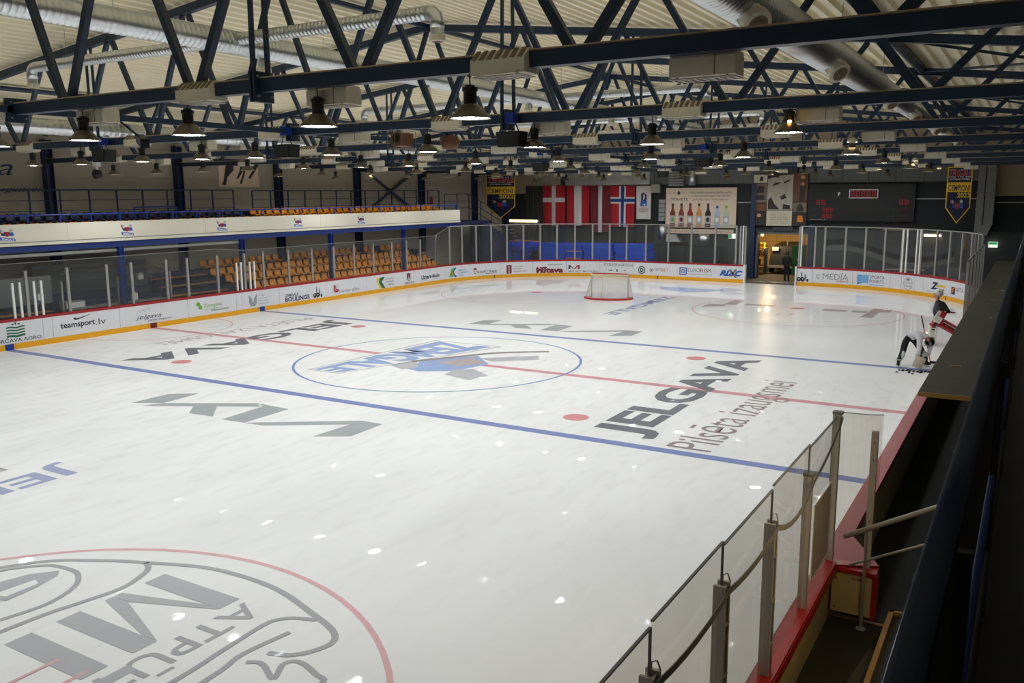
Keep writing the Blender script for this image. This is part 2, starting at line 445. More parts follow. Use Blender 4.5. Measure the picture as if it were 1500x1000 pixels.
ib = MB()
outl = [bp(S8 * i / 160, 0, 0)[:2] for i in range(160)]
ib.prism([(x, y) for x, y in outl[::-1]], lambda u, v, d: (u, v, d), 0.0, -0.05)
ice = st(ib.build('floor_ice', 'ice'))
MK = [0.0015]
def mark(shapes, m, name, z=None):
    z = z or MK[0]; b = MB()
    for i, sh in enumerate(shapes): b.poly([(u, v, z + .00005 * (i % 8)) for u, v in sh])
    return b.build(name, m, ice)
def bline(y, wd, m, name, z=0.0015):
    return mark([rect(W0 + 0.02, W1 - 0.02, y - wd / 2, y + wd / 2)], m, name, z)
mark([rect(W0 + .02, W1 - .02, -0.15, 0.15)], 'ice_red', 'centre_line')
for y in (-5.73, 5.73): bline(y, 0.30, 'ice_blue', 'blue_line')
mark(ring(0, 0, 4.46, 4.54, 72), 'ice_thinblue', 'centre_circle', 0.0025)
for sx in (-7, 7):
    for y in (-4.23, 4.23): mark([circ(sx, y, 0.31, 24)], 'ice_dot', 'faceoff_spot', 0.0025)
mark(ring(7.0, -18.3, 4.46, 4.535, 72), 'ice_pink', 'faceoff_circle', 0.0025)
mark(ring(7.1, 17.0, 4.40, 4.46, 72), 'ice_pink', 'faceoff_circle', 0.0025)
mark(ring(-7.0, 17.6, 4.43, 4.49, 72), 'ice_pink', 'faceoff_circle', 0.0025)
mark([circ(7.0, 18.0, 0.31, 20)], 'ice_dot', 'faceoff_spot', 0.0025)
mark([circ(-6.65, 18.2, 0.31, 20)], 'ice_dot', 'faceoff_spot', 0.0025)
mark([rect(-13.2, 13.2, 23.92, 23.98)], 'ice_pink', 'goal_line', 0.002)
mark([circ(0, 23.9, 1.8, 24, a0=-PI, a1=0)], 'ice_crease', 'goal_crease', 0.0022)
mark(stroke([(6.7, 16.3), (6.7, 15.5)], .05) + stroke([(7.2, 16.3), (7.2, 15.5)], .05), 'ice_pink', 'faceoff_bar', 0.003)
mark(stroke([(6.77, -16.82), (6.77, -17.5)], .05) + stroke([(7.28, -16.81), (7.28, -17.5)], .05), 'ice_pink', 'faceoff_bar', 0.006)
# half circle in front of the scorers' place
mark(ring(-14.0, 0, 2.98, 3.04, 30, -PI / 2, PI / 2), 'ice_pink', 'scorer_circle', 0.0025)
# town name beside both long boards
rf = lambda z: (lambda u, v: (-v, u, z))          # reads along +y, letter tops towards -x
lf = lambda z: (lambda u, v: (v, -u, z))          # reads along -y, letter tops towards +x
text_on('JELGAVA', rf(0.004), -5.15, 4.9, -9.27, -7.72, 'ice_dark', ice, 0.035)
text_on('Pilsēta izaugsmei', rf(0.004), -5.4, 2.1, -10.95, -9.62, 'ice_brown', ice, -0.004)
text_on('JELGAVA', lf(0.004), -5.1, 5.05, -9.25, -7.70, 'ice_dark', ice, 0.035)
text_on('PILSĒTA IZAUGSMEI', lf(0.004), -5.0, 2.4, -10.75, -9.9, 'ice_tone', ice, -0.004)
text_on('JELGAVA', lf(0.004), 12.4, 18.9, -0.38, 0.62, 'ice_textblue', ice, 0.02)
text_on('PILSĒTA', lf(0.004), 13.2, 17.0, -1.05, -0.62, 'ice_tone', ice, 0.0)
# long lettering beside the far goal
text_on('ZEMGALE', lambda u, v: (v, -u, 0.004), -19.6, -12.1, 0.03, 0.68, 'ice_textblue', ice, 0.03)
# centre ice emblem: slanted club name and blue and grey patches under it
def tz(u, v):                                     # u 0..1 along -y, v 0..1 towards +x
    y = 2.9 - 5.95 * u; x0 = -2.2 - 0.3 * u; x1 = 0.35 - 1.75 * u
    return (x0 + (x1 - x0) * v, y, 0.0045)
flat_on([[(-.02, -.05), (1.02, -.07), (1.02, 1.07), (-.02, 1.05)]], lambda u, v: tz(u, v)[:2] + (0.0035,), 'ice_line', ice, 'emblem')
flat_on([[(-.01, -.02), (1.01, -.03), (1.01, 1.03), (-.01, 1.02)]], lambda u, v: tz(u, v)[:2] + (0.004,), 'ice_white', ice, 'emblem')
text_on('ZEMGALE', tz, 0.0, 1.0, 0.04, 0.96, 'ice_logo', ice, 0.05)
mark([[(-.1, -1.6), (.5, -1.75), (1.4, -1.2), (1.75, .2), (.7, 1.2), (.1, .4), (-.4, -.4)]], 'ice_logo', 'emblem', 0.003)
mark([[(.1, -.4), (1.1, -.5), (1.6, .3), (.7, .9)]], 'ice_tone', 'emblem', 0.0035)
mark([[(1.45, -1.75), (2.5, -2.05), (2.65, -1.25), (1.75, -.65), (1.3, -1.0)]], 'ice_grey', 'emblem', 0.0035)
mark([[(-1.0, -1.35), (-.1, -1.75), (.1, -1.2), (-.5, -.5)], [(1.0, .9), (1.6, .6), (2.75, 1.6), (2.4, 2.2)]], 'ice_grey', 'emblem', 0.0035)
mark(stroke([(-.6, -.6), (.75, 1.7), (1.2, 2.2), (2.35, 3.0)], 0.26), 'ice_brown', 'emblem', 0.004)
# twin angular logos in the two end zones
for oy, zc in ((0.0, 0.003), (15.45, 0.003)):
    P = [[(-3.5, -8.54), (-2.75, -8.15), (-2.85, -6.95), (-3.5, -7.4)], [(-2.75, -8.15), (-3.0, -8.62), (-.3, -7.2), (-.64, -6.97)],
         [(-1.8, -8.0), (-1.32, -8.51), (-.55, -8.45), (-1.28, -7.7)], [(-.64, -6.97), (-.27, -7.13), (-.16, -8.52), (.55, -8.47), (.5, -7.02)],
         [(.55, -8.47), (1.09, -8.44), (3.42, -6.98), (2.8, -6.98)], [(2.75, -8.54), (3.47, -8.12), (3.42, -6.98), (2.8, -6.98)]]
    mark([[(x, y + oy) for x, y in q] for q in P], 'ice_steel', 'arrow_logo', zc)
# big crest inside the near face-off circle
mark([[(5.89, -14.73), (7.38, -14.73), (7.38, -15.06), (5.89, -15.06)], [(7.38, -15.07), (7.1, -15.07), (5.89, -15.4), (5.89, -15.52), (6.2, -15.52)],
      [(6.2, -15.53), (5.89, -15.53), (5.89, -15.65), (7.1, -15.98), (7.38, -15.98)], [(5.89, -15.99), (7.38, -15.99), (7.38, -16.31), (5.89, -16.31)],
      [(5.89, -16.62), (7.38, -16.62), (7.38, -16.95), (5.89, -16.95)], [(7.55, -16.5), (7.72, -16.5), (7.72, -17.1), (7.55, -17.1)]], 'ice_grey', 'crest_letter', .004)
text_on('TAVA', lf(0.004), 17.2, 22.6, 5.88, 7.38, 'ice_grey', ice, 0.0)
text_on('ATPŪTAS', lf(0.004), 14.77, 17.9, 7.5, 8.06, 'ice_line', ice, 0.008)
cr = []
arc = [(3.4, -16.2), (4.0, -15.35), (4.7, -14.9), (5.33, -14.62), (6.32, -14.28), (7.51, -14.27), (8.53, -14.56), (9.02, -14.75), (9.2, -14.95), (9.15, -15.2), (8.98, -15.42), (8.72, -15.51)]
def smooth(p, k=5):
    out = []
    for i in range(len(p) - 1):
        a, b, c, d = [Vector(p[max(0, min(len(p) - 1, j))]) for j in (i - 1, i, i + 1, i + 2)]
        for q in range(k):
            t_ = q / k; out.append(tuple(.5 * ((2 * b) + (c - a) * t_ + (2 * a - 5 * b + 4 * c - d) * t_ ** 2 + (3 * b - a - 3 * c + d) * t_ ** 3)))
    return out + [tuple(p[-1])]
_st = stroke
stroke = lambda p, w_: _st(smooth(p) if len(p) > 3 else p, w_)
cr += stroke(arc, 0.085)
cr += stroke([(5.33, -14.62), (5.55, -14.75), (5.68, -15.0), (5.76, -15.33), (5.66, -15.9), (5.58, -16.32), (5.5, -17.5), (5.4, -19)], 0.085)
cr += stroke([(8.3, -19), (8.28, -16.49), (8.23, -15.8), (8.18, -15.09), (8.24, -14.87), (8.4, -14.74), (8.66, -14.65)], 0.075)
cr += stroke([(8.57, -19), (8.57, -16.32), (8.49, -15.71), (8.59, -15.04)], 0.075)
ov = [(5.24, -16.64), (5.33, -16.17), (5.28, -15.85), (5.13, -15.56), (4.9, -15.38), (4.69, -15.31), (4.4, -15.33), (4.14, -15.42), (3.78, -15.84), (3.6, -16.5)]
cr += stroke(ov, 0.075)
cr += stroke([(8.66, -15.78), (8.84, -15.71), (9.18, -15.87), (9.05, -15.59), (9.19, -15.47), (9.53, -15.57), (9.7, -15.66), (9.6, -16.2), (9.3, -16.6)], 0.07)
stroke = _st
mark(cr, 'ice_line', 'crest_outline', 0.005)
mark([[(4.39, -16.4), (4.1, -16.2), (4.25, -15.7), (4.5, -15.41), (4.62, -15.5), (4.75, -15.9), (4.78, -16.32)]], 'ice_grey', 'crest_picture', 0.005)
mark([[(4.45, -16.3), (4.5, -15.75), (4.65, -15.8), (4.66, -16.25)]], 'ice', 'crest_picture', 0.0058)
# lettering inside the far face-off circle (bars of a sponsor's name)
fb = [[(3.0, 16.6), (3.9, 17.2), (3.7, 17.9), (2.95, 17.8)], [(3.6, 17.8), (4.2, 17.9), (4.1, 19.7), (3.6, 19.7)], [(4.5, 18.1), (5.9, 18.1), (5.9, 18.6), (4.5, 18.6)],
      [(8.1, 17.7), (9.1, 17.8), (9.1, 18.4), (8.1, 18.5)], [(9.3, 17.8), (9.9, 17.8), (9.9, 18.5), (9.3, 18.5)], [(9.9, 16.4), (10.4, 16.4), (10.4, 19.6), (10.0, 19.6)], [(10.4, 18.3), (10.8, 18.5), (10.8, 19.4), (10.4, 19.3)]]
mark(fb, 'ice_tone', 'crest_picture', 0.003)

# ---- ceiling: trapezoid steel deck, ribs along the hall
db = MB(); pr = []
x = NX - .1
while x < NB + .1:
    pr += [(x, 0.0), (x + .11, 0.0), (x + .15, .10), (x + .29, .10)]; x += .33
for (a, za), (b, zb) in zip(pr[:-1], pr[1:]):
    db.poly([(a, -32, roof_z(a) + za), (a, 33.4, roof_z(a) + za), (b, 33.4, roof_z(b) + zb), (b, -32, roof_z(b) + zb)])
st(db.build('ceiling', 'deck_metal'))

# ---- walls made of long cladding panels
def wall_side(name, x, sgn, y0, y1, ztop, m):
    root = st(MB().box(min(x, x + sgn * .2), max(x, x + sgn * .2), y0, y1, -.3, ztop).build(name, m))
    yb = [y0] + [t for t in TY if y0 + 1 < t < y1 - 1] + [y1]
    proto = {}
    for a, b in zip(yb[:-1], yb[1:]):
        z = -.05
        while z < ztop - .2:
            z1 = min(z + 1.2, ztop)
            MB().box(min(x, x - sgn * .06), max(x, x - sgn * .06), a + .006, b - .006, z + .006, z1 - .006).build('wall_panel', m, root)
            z = z1
    return root
wall_side('wall_left', NX, -1, -32, 33.4, 7.72, 'wall_cladding')
wall_side('wall_right', NB, 1, -32, 33.4, 7.72, 'wall_cladding')
st(MB().box(NX, NB, -32.4, -32, -.3, 9.9).build('wall_front', 'wall_cladding'))
YW = 32.0
# far wall: dark lower storey with an opening for the ice resurfacer, beige gable above
wb = MB()
wb.box(NX, 1.31, YW, YW + .4, -.1, 3.0); wb.box(4.29, NB, YW, YW + .4, -.1, 3.0); wb.box(1.31, 4.29, YW, YW + .4, 2.66, 3.0)
wback = st(wb.build('wall_back', 'wall_lower'))
def fpanel(x0, x1, z0, z1, m, d=.06, name='wall_panel'):
    return MB().box(x0, x1, YW - d, YW + .3, z0, z1).build(name, m, wback)
fpanel(NX, -15.6, 3.0, 5.2, 'wall_dark'); fpanel(-15.6, -7.0, 3.0, 5.0, 'wall_dark')
fpanel(-7.0, 13.3, 3.0, 5.72, 'wall_dark'); fpanel(13.3, NB, 3.0, 4.9, 'wall_dark')
for a, b in ((NX, -14.6), (-14.6, -11), (-11, -7)): fpanel(a + .01, b - .01, 5.2 if a < -15 else 5.0, 6.75, 'wall_beige')
xx = -7.0
while xx < 13.2:
    fpanel(xx + .012, xx + 1.45 - .012, 5.73, 6.75, 'wall_grey', .1); xx += 1.45
fpanel(13.3, 16.4, 4.92, 6.75, 'wall_beige'); fpanel(16.4, NB, 4.92, 6.75, 'wall_beige')
xs = [NX + i * (NB - NX) / 10 for i in range(11)]
for a, b in zip(xs[:-1], xs[1:]):
    g = MB(); z0 = 6.77
    p = [(a + .01, z0), (b - .01, z0), (b - .01, roof_z(b) + .1), (a + .01, roof_z(a) + .1)]
    if a < 1.2 < b: p = [p[0], p[1], p[2], (1.2, roof_z(1.2) + .1), p[3]]
    g.prism(p, lambda u, v, d: (u, d, v), YW - .02, YW + .3); g.build('wall_panel', 'wall_beige', wback)
# ribbed metal sheet above the flags
rb = MB(); x = -14.05
while x < -5.9:
    rb.box(x, x + .1, YW - .16, YW - .07, 5.74, 6.72); rb.box(x + .1, x + .16, YW - .13, YW - .07, 5.74, 6.72); x += .16
rb.build('ribbed_sheet', 'galvanised', wback)
for i, (x0, x1) in enumerate(((-15.2, -13.7), (-13.7, -9), (-9, -5.6))):
    cb = MB(); n = 24
    for k in range(n):
        a, b = x0 + (x1 - x0) * k / n, x0 + (x1 - x0) * (k + 1) / n
        ya, yb = YW - .14 + .05 * math.sin(k * 1.9), YW - .14 + .05 * math.sin((k + 1) * 1.9)
        cb.poly([(a, ya, .9), (b, yb, .9), (b, yb, 5.72), (a, ya, 5.72)])
    cb.build('curtain', 'curtain', wback, smooth=True)
for x, z0, z1 in ((1.0, 0, 5.7), (4.5, 0, 3.3)): MB().box(x - .15, x + .15, YW - .3, YW - .05, z0, z1).build('column', 'navy_column', wback)
for x in (-16.6, -12.2): MB().box(x - .15, x + .15, YW - .25, YW - .06, 0, 6.6).build('column', 'navy_column', wback)
MB().box(8.4, 13.2, YW - .12, YW - .06, 4.75, 4.81).build('cable_tray', 'print_lightgrey', wback)
MB().box(14.0, 18.0, YW - .12, YW - .06, 4.55, 4.6).build('cable_tray', 'print_lightgrey', wback)
MB().box(-1.3, 1.3, YW - .1, YW - .06, 4.55, 4.6).build('cable_tray', 'galv_dull', wback)
# painted swoop on the dark wall right of the opening
for (zo, m) in ((0, 'wall_grey'), (.35, 'wall_dark')):
    sw = []
    for k in range(14):
        a = 5.2 + k * .5; b = a + .5
        h = lambda t: 1.35 + .45 * math.sin((t - 4) * .75) + zo
        sw.append([(a, h(a)), (b, h(b)), (b, h(b) + .28), (a, h(a) + .28)])
    flat_on(sw, lambda u, v: (u, YW - .015, v), m, wback, 'painted_swoop')

# ---- columns along the two long walls, cross bracing, wall lettering
for i, y in enumerate(TY + [33.0]):
    for sgn, xw in ((1, NX), (-1, NB)):
        if sgn < 0 and y < -8: continue
        cb = MB(); a = xw + sgn * .06
        cb.box(min(a, a + sgn * .34), max(a, a + sgn * .34), y - .15, y - .125, 0, 7.35)
        cb.box(min(a, a + sgn * .34), max(a, a + sgn * .34), y + .125, y + .15, 0, 7.35)
        cb.box(a + sgn * .17 - .012, a + sgn * .17 + .012, y - .125, y + .125, 0, 7.35)
        o = cb.build('column', 'navy_column', loc=(a, y, 0))
        tag(o, 'dark blue steel column on the %s wall, %s from the near end' % ('left' if sgn > 0 else 'right', ORD[i]), 'column', 'steel wall columns')
t = thing('cross_brace', 'dark blue crossed brace between two columns on the left wall', 'brace', (-17.1, 19.6, 4.3))
MB().bar((-17.1, 16.2, 6.9), (-17.1, 22.0, 3.9), .1, .12, (1, 0, 0)).build('brace_bar', 'navy_column', t)
MB().bar((-17.05, 22.0, 6.9), (-17.05, 16.2, 3.9), .1, .12, (1, 0, 0)).build('brace_bar', 'navy_column', t)
wl = bpy.data.objects['wall_left']
wf = lambda u, v: (NX + .067, u, v)
text_on('Jelgava', wf, -7.5, -3.15, 5.8, 6.6, 'print_navy', wl, -.004, .35)
text_on('pilsēta izaugsmei!', wf, -6.3, -1.95, 5.32, 5.62, 'print_navy', wl, -.006, .35)
t = thing('wall_picture', 'torn picture of dark striding legs on the left wall', 'picture', (NX + .07, 7.7, 5.6))
MB().box(NX + .062, NX + .085, 6.5, 8.95, 5.6, 6.9).build('sheet', 'poster_peach', t)
pf = lambda u, v: (NX + .09, 6.5 + u * 2.45, 5.6 + v * 1.3)
flat_on([[(.05, .08), (.16, .06), (.2, .35), (.36, .6), (.38, .95), (.2, .95), (.14, .5), (.1, .2)], [(.42, .3), (.46, .28), (.62, .62), (.66, .95), (.55, .95), (.52, .6)],
         [(.5, .12), (.55, .1), (.66, .55), (.7, .9), (.62, .9), (.6, .5)], [(.72, .32), (.78, .3), (.95, .65), (.97, .95), (.85, .95), (.84, .6)]], pf, 'photo_dark', t, 'print')
flat_on([[(.0, .8), (1, .72), (1, 1), (0, 1)]], lambda u, v: (NX + .088, 6.5 + u * 2.45, 5.6 + v * 1.3), 'print_navy', t, 'print')
t = thing('fire_extinguisher', 'red fire extinguisher on the left wall behind the upper seats', 'extinguisher', (-17.1, 23.2, 4.5))
MB().lathe([(0, 0), (.08, .0), (.09, .05), (.09, .42), (.04, .5), (.03, .56), (0, .56)], (-17.1, 23.2, 4.5), 10).build('cylinder_body', 'extinguisher', t, True)
MB().bar((-17.1, 23.12, 5.09), (-17.1, 23.32, 5.06), .03, .03).build('handle', 'black_plastic', t)
# ================================================================== ROOF: trusses, tubes, ducts, lamps
XA = 1.3; PIT = 2.85
def chord_z(x): return roof_z(x) - .16
def make_truss(y, idx, dx):
    names = ['two behind', 'one behind'] + ORD
    lab = 'dark blue roof truss, %s truss from the camera' % ORD[idx - 2] if idx >= 2 else 'dark blue roof truss, %s the viewer' % ('second behind' if idx == 0 else 'first behind')
    t = thing('roof_truss', lab, 'truss', (1.2, y, HB), 0, 'roof trusses across the hall')
    xl, xr = NX + .25, NB - .25
    MB().bar((xl, y, chord_z(xl)), (1.2, y, chord_z(1.2)), .16, .18).bar((1.2, y, chord_z(1.2)), (xr, y, chord_z(xr)), .16, .18).build('top_chord', 'navy_steel', t)
    for a, b in ((xl, -5.0), (-5.0, 1.95), (1.95, 7.4), (7.4, 13.2), (13.2, xr)):
        MB().bar((a, y, HB), (b, y, HB), .15, .16).build('bottom_chord', 'navy_steel', t)
    MB().tube([(xl, y - .06, HB + .092), (xr, y - .06, HB + .092)], .012, 5).build('conduit', 'conduit', t)
    tops = [XA + PIT * k for k in range(-6, 7)]
    for k, xt in enumerate(tops):
        for sd in (-1, 1):
            xb = xt + sd * PIT / 2
            if xb < xl + .2 or xb > xr - .2: continue
            a = (xt + dx + sd * .1, y, chord_z(xt) - .08); b = (xb + dx - sd * .1, y, HB + .08)
            MB().bar(a, b, .1, .1, (0, 1, 0)).build('web', 'navy_steel', t)
    for xs_ in (-5.0, 7.4):
        for d in (-.13, .13):
            MB().bar((xs_ + d, y, HB + .1), (xs_ + d * .8, y, chord_z(xs_) - .08), .05, .05, (0, 1, 0)).build('tie_rod', 'navy_steel', t)
    for xs_ in (-5.0, 1.95, 7.4):
        MB().box(xs_ - .05, xs_ - .015, y - .16, y + .16, HB - .2, HB + .17).box(xs_ + .015, xs_ + .05, y - .16, y + .16, HB - .2, HB + .17).build('splice_plate', 'navy_steel', t)
        bb = MB()
        for dz in (-.13, .11):
            for dy in (-.11, .11): bb.tube([(xs_ - .075, y + dy, HB + dz), (xs_ + .075, y + dy, HB + dz)], .016, 6)
        bb.build('bolt', 'galv_dull', t)
    return t
for i, y in enumerate(TY):
    make_truss(y, i, {2: .6, 3: .3}.get(i, 0.0))
for x, lab in ((-10.6, 'long dark blue roof tube over the left seats'), (1.2, 'long dark blue ridge tube under the roof peak'), (13.0, 'thick dark blue roof tube beside the right duct')):
    z = roof_z(x) - .12
    o = MB().tube([(x, -27, z), (x, 32, z)], .07 if x < 5 else .1, 8).build('roof_tube', 'navy_steel', loc=(x, 0, z)); tag(o, lab, 'tube')
o = MB().bar((1.95, -26, HB), (1.95, 28.1, HB), .1, .1).build('tie_beam', 'navy_steel', loc=(1.95, 0, HB)); tag(o, 'dark blue tie beam linking the truss bottoms lengthwise', 'beam')
for i, (a, b) in enumerate((((13, -1.9), (19, 4.1)), ((19, -1.9), (13, 4.1)), ((13, 10.1), (19, 16.1)), ((13, -13.9), (19, -7.9)))):
    o = MB().tube([(a[0], a[1], roof_z(a[0]) - .16), (b[0], b[1], roof_z(b[0]) - .16)], .035, 6).build('roof_brace', 'navy_steel', loc=(a[0], a[1], roof_z(a[0])))
    tag(o, 'thin dark blue diagonal roof brace at the right, %s one' % ORD[i], 'brace', 'diagonal roof braces')

# ---- spiral ducts
def duct_tube(mb, pts, r, n=20, step=.12):
    """spiral seamed duct: radius steps slightly at every seam"""
    P = [Vector(p) for p in pts]; out = []; rr = []
    for a, b in zip(P[:-1], P[1:]):
        L = (b - a).length; k = max(1, int(L / step))
        for i in range(k):
            q = a + (b - a) * (i / k); e = (b - a).normalized()
            out += [q, q + e * (L / k * .86)]; rr += [r, r]
            out += [q + e * (L / k * .9)]; rr += [r + .006]
    out.append(P[-1]); rr.append(r)
    mb.tube(out, rr, n); return mb
def nozzle(parent, p, d, r):
    d = Vector(d).normalized(); p = Vector(p)
    MB().tube([p, p + d * .16], r * .95, 14).build('branch_neck', 'galvanised', parent, False)
    MB().tube([p + d * .15, p + d * .16, p + d * .26, p + d * .27], [r * .9, r * 1.12, r * 1.12, r * .9], 14).build('nozzle_ring', 'cream_metal', parent)
    MB().tube([p + d * .272, p + d * .274], [r * .78, r * .78], 14).tube([p + d * .275, p + d * .285], [r * .42, r * .4], 12).build('nozzle_core', 'rib_brown', parent)
t = thing('air_duct', 'wide silver spiral duct with round nozzles along the right side', 'duct', (12.65, -14, 7.5))
duct_tube(MB(), [(12.65, -18, 7.5), (12.65, -1.2, 7.5)], .29).build('duct_pipe', 'galvanised', t, True)
MB().tube([(12.65, -1.25, 7.5), (12.65, -1.0, 7.5), (12.65, -.55, 7.5), (12.65, -.4, 7.5)], [.30, .30, .24, .24], 20).build('reducer', 'galvanised', t, True)
duct_tube(MB(), [(12.65, -.4, 7.5), (12.65, 27, 7.5)], .25).build('duct_pipe', 'galvanised', t, True)
for y in (-11.3, -6.3, -.2, 4.4, 10.2, 14.5, 19.0, 24.0): nozzle(t, (12.62 + .16, y, 7.30), (.6, -.45, -.7), .165 if y < -1 else .15)
for y in (-15, -9.5, -5, 0, 6, 12): MB().tube([(12.65, y, 7.78), (12.65, y, roof_z(12.65))], .006, 4).build('hanger', 'galv_dull', t)
t = thing('air_duct', 'silver spiral duct near the roof peak with side branches', 'duct', (1.2, -14, 8.35))
duct_tube(MB(), [(1.2, -19, 8.35), (1.2, 5.0, 8.35)], .24).build('duct_pipe', 'galvanised', t, True)
MB().tube([(1.2, 4.9, 8.35), (1.2, 5.1, 8.35), (1.2, 5.6, 8.35)], [.25, .25, .19], 20).build('reducer', 'galvanised', t, True)
duct_tube(MB(), [(1.2, 5.5, 8.35), (1.2, 29, 8.35)], .2, 16, .2).build('duct_pipe', 'galvanised', t, True)
for yb, xa, xb in ((-8.75, -6.1, 6.45), (4.8, -6.8, 6.9), (14.5, -6, 6.0), (21.5, -6, 6.3)):
    for xe in (xa, xb):
        sg = 1 if xe > 1.2 else -1
        b = MB(); duct_tube(b, [(1.2 + sg * .2, yb, 8.4), (xe - sg * .18, yb, 8.4)], .125, 14, .1).build('branch_duct', 'galvanised', t, True)
        MB().tube([(xe - sg * .2, yb, 8.4), (xe - sg * .1, yb, 8.385), (xe - sg * .03, yb, 8.33), (xe, yb, 8.25), (xe, yb, 8.12)], .13, 12).build('elbow', 'galvanised', t, True)
        nozzle(t, (xe, yb, 8.16), (0, 0, -1), .13)
        MB().tube([(xe - sg * 1.5, yb, 8.52), (xe - sg * 1.5, yb, roof_z(xe - sg * 1.5))], .006, 4).build('hanger', 'galv_dull', t)
for y in (-8.2, -2.3, 3.4, 10, 17): nozzle(t, (1.2, y + .3, 8.1), (0, 0, -1), .13)
for y in (-17, -11.5, -6, 0, 6): MB().tube([(1.2, y, 8.6), (1.2, y, roof_z(1.2))], .006, 4).build('hanger', 'galv_dull', t)
t = thing('air_duct', 'silver spiral duct high along the left wall', 'duct', (-11.8, 0, 7.42))
duct_tube(MB(), [(-11.8, -12, 7.42), (-11.8, 30, 7.42)], .27, 16, .22).build('duct_pipe', 'galvanised', t, True)
for y in (-3, 3, 9, 15, 21): nozzle(t, (-11.7, y, 7.2), (.5, 0, -.85), .13)
t = thing('vent_riser', 'grey square duct rising on the far wall beside the right champion banner', 'duct', (13.5, 31.6, 3))
MB().box(13.1, 13.45, 31.45, 31.85, 3.3, 6.6).build('riser', 'galv_dull', t); MB().box(13.5, 13.95, 31.45, 31.9, 3.4, 6.7).build('riser', 'galv_dull', t)
MB().hexa([(13.1, 31.4, 3.0), (13.7, 31.4, 2.8), (13.7, 31.9, 2.8), (13.1, 31.9, 3.0), (13.1, 31.4, 3.35), (13.95, 31.4, 3.45), (13.95, 31.9, 3.45), (13.1, 31.9, 3.35)]).build('bend', 'galv_dull', t)
for z in (4.2, 5.1): MB().box(13.05, 14.0, 31.42, 31.92, z, z + .04).build('flange', 'galv_dull', t)

# ---- lamps
LR = .225
def make_lamp():
    t = thing('bell_lamp', '-', 'lamp', (0, 0, 0), 0, 'bell lamps under the roof trusses')
    MB().tube([(0, 0, .35), (0, 0, .55)], .008, 5).build('cable', 'black_plastic', t)
    MB().lathe([(0, .36), (.05, .355), (.055, .335), (.085, .33), (.085, .29), (.073, .285), (.073, .15), (.06, .14)], n=14).build('ballast_housing', 'black_plastic', t, False)
    MB().lathe([(.075, .155), (.11, .14), (LR, .012), (LR + .004, 0.0), (LR - .006, .004), (.105, .125), (.07, .14)], n=22).build('shade', 'lamp_shade', t, True)
    MB().disc((0, 0, .012), LR - .012, 20, up=False).build('lamp_glass', 'lamp_glass', t)
    return t
LAMPS = {2: [(3.66, 6.01), (5.98, 6.0), (8.34, 6.01), (10.55, 6.0), (1.3, 6.0), (-1.1, 6.0), (-3.5, 6.0), (-5.9, 6.0), (-8.3, 6.0)],  # lamps left of the view are unseen, added for light
 3: [(-7.86, 6.03), (-5.68, 6.02), (-3.18, 6.03), (-1.0, 6.03), (0.77, 6.02), (3.05, 6.02), (5.56, 6.01), (7.96, 6.02), (10.24, 6.0), (12.5, 6.1), (-10.3, 6.0)],
 4: [(-13.0, 5.97), (12.4, 5.98), (-10.59, 5.97), (-8.19, 5.98), (-6.07, 5.98), (-3.61, 6.0), (-1.31, 5.99), (0.47, 5.99), (2.74, 6.0), (5.28, 6.0), (7.8, 5.99), (10.06, 5.98)],
 5: [(-10.84, 5.94), (-8.47, 5.96), (-6.0, 5.96), (-3.8, 5.96), (-1.63, 5.98), (0.24, 5.98), (2.56, 5.98), (5.15, 5.99), (7.62, 5.99), (12.21, 5.96)],
 6: [(-13.2, 5.95), (-11.1, 5.95), (12.2, 5.95), (-8.9, 5.95), (-6.58, 5.94), (-4.1, 5.94), (-1.81, 5.96), (0.14, 5.98), (2.38, 5.95), (4.98, 5.95), (7.5, 5.96), (9.81, 5.95)],
 7: [(-12.3, 5.96), (-10.1, 5.96), (-7.9, 5.96), (-5.4, 5.96), (-3.0, 5.95), (-0.1, 5.95), (2.25, 5.97), (4.9, 5.96), (7.4, 5.96), (9.7, 5.96), (12.2, 5.96)],  # far rows topped up with added lamps to brighten the far ice
 8: [(-12.86, 6.04), (-10.35, 6.04), (-7.42, 6.04), (-4.92, 6.04), (-2.5, 6.02), (-.2, 6.02), (2.2, 6.03), (4.4, 6.03), (6.6, 6.03), (8.75, 6.04), (11.51, 6.04)],
 9: [(-12.38, 5.95), (-10.04, 6.02), (-7.4, 6.0), (-4.71, 5.99), (-2.26, 6.04), (.4, 6.0), (3.2, 6.0), (6.13, 6.0), (9, 6.0)],
 1: [(-8, 6), (-4, 6), (0, 6), (4, 6), (8, 6)]}  # unseen row behind the camera, added to light the near ice
lamp0 = make_lamp(); first = True
for k in sorted(LAMPS):
    row = sorted(LAMPS[k])
    for j, (x, z) in enumerate(row):
        where = '%s truss from the camera' % ORD[k - 2] if k >= 2 else 'truss %s the viewer, unseen' % ('second behind' if k == 0 else 'just behind')
        if (k, j) == (3, len(row) - 1): lab = 'bell lamp with a glowing warm housing, rightmost on the second truss'
        else: lab = 'bell lamp with black housing, %s from left under %s' % (ORD[j], where)
        if first: lamp0.location = (x, TY[k], z); lamp0['label'] = lab; first = False
        else: dup(lamp0, (x, TY[k], z), None, lab)
bw = MB().lathe([(0, 0), (.03, .0), (.035, .02), (.02, .04)], (12.53, -8.0, 6.25), 8).build('warm_bulb', 'warm_bulb', loc=(12.53, -8.0, 6.25))
tag(bw, 'small warm bulb glowing beside the rightmost lamp on the second truss', 'bulb')

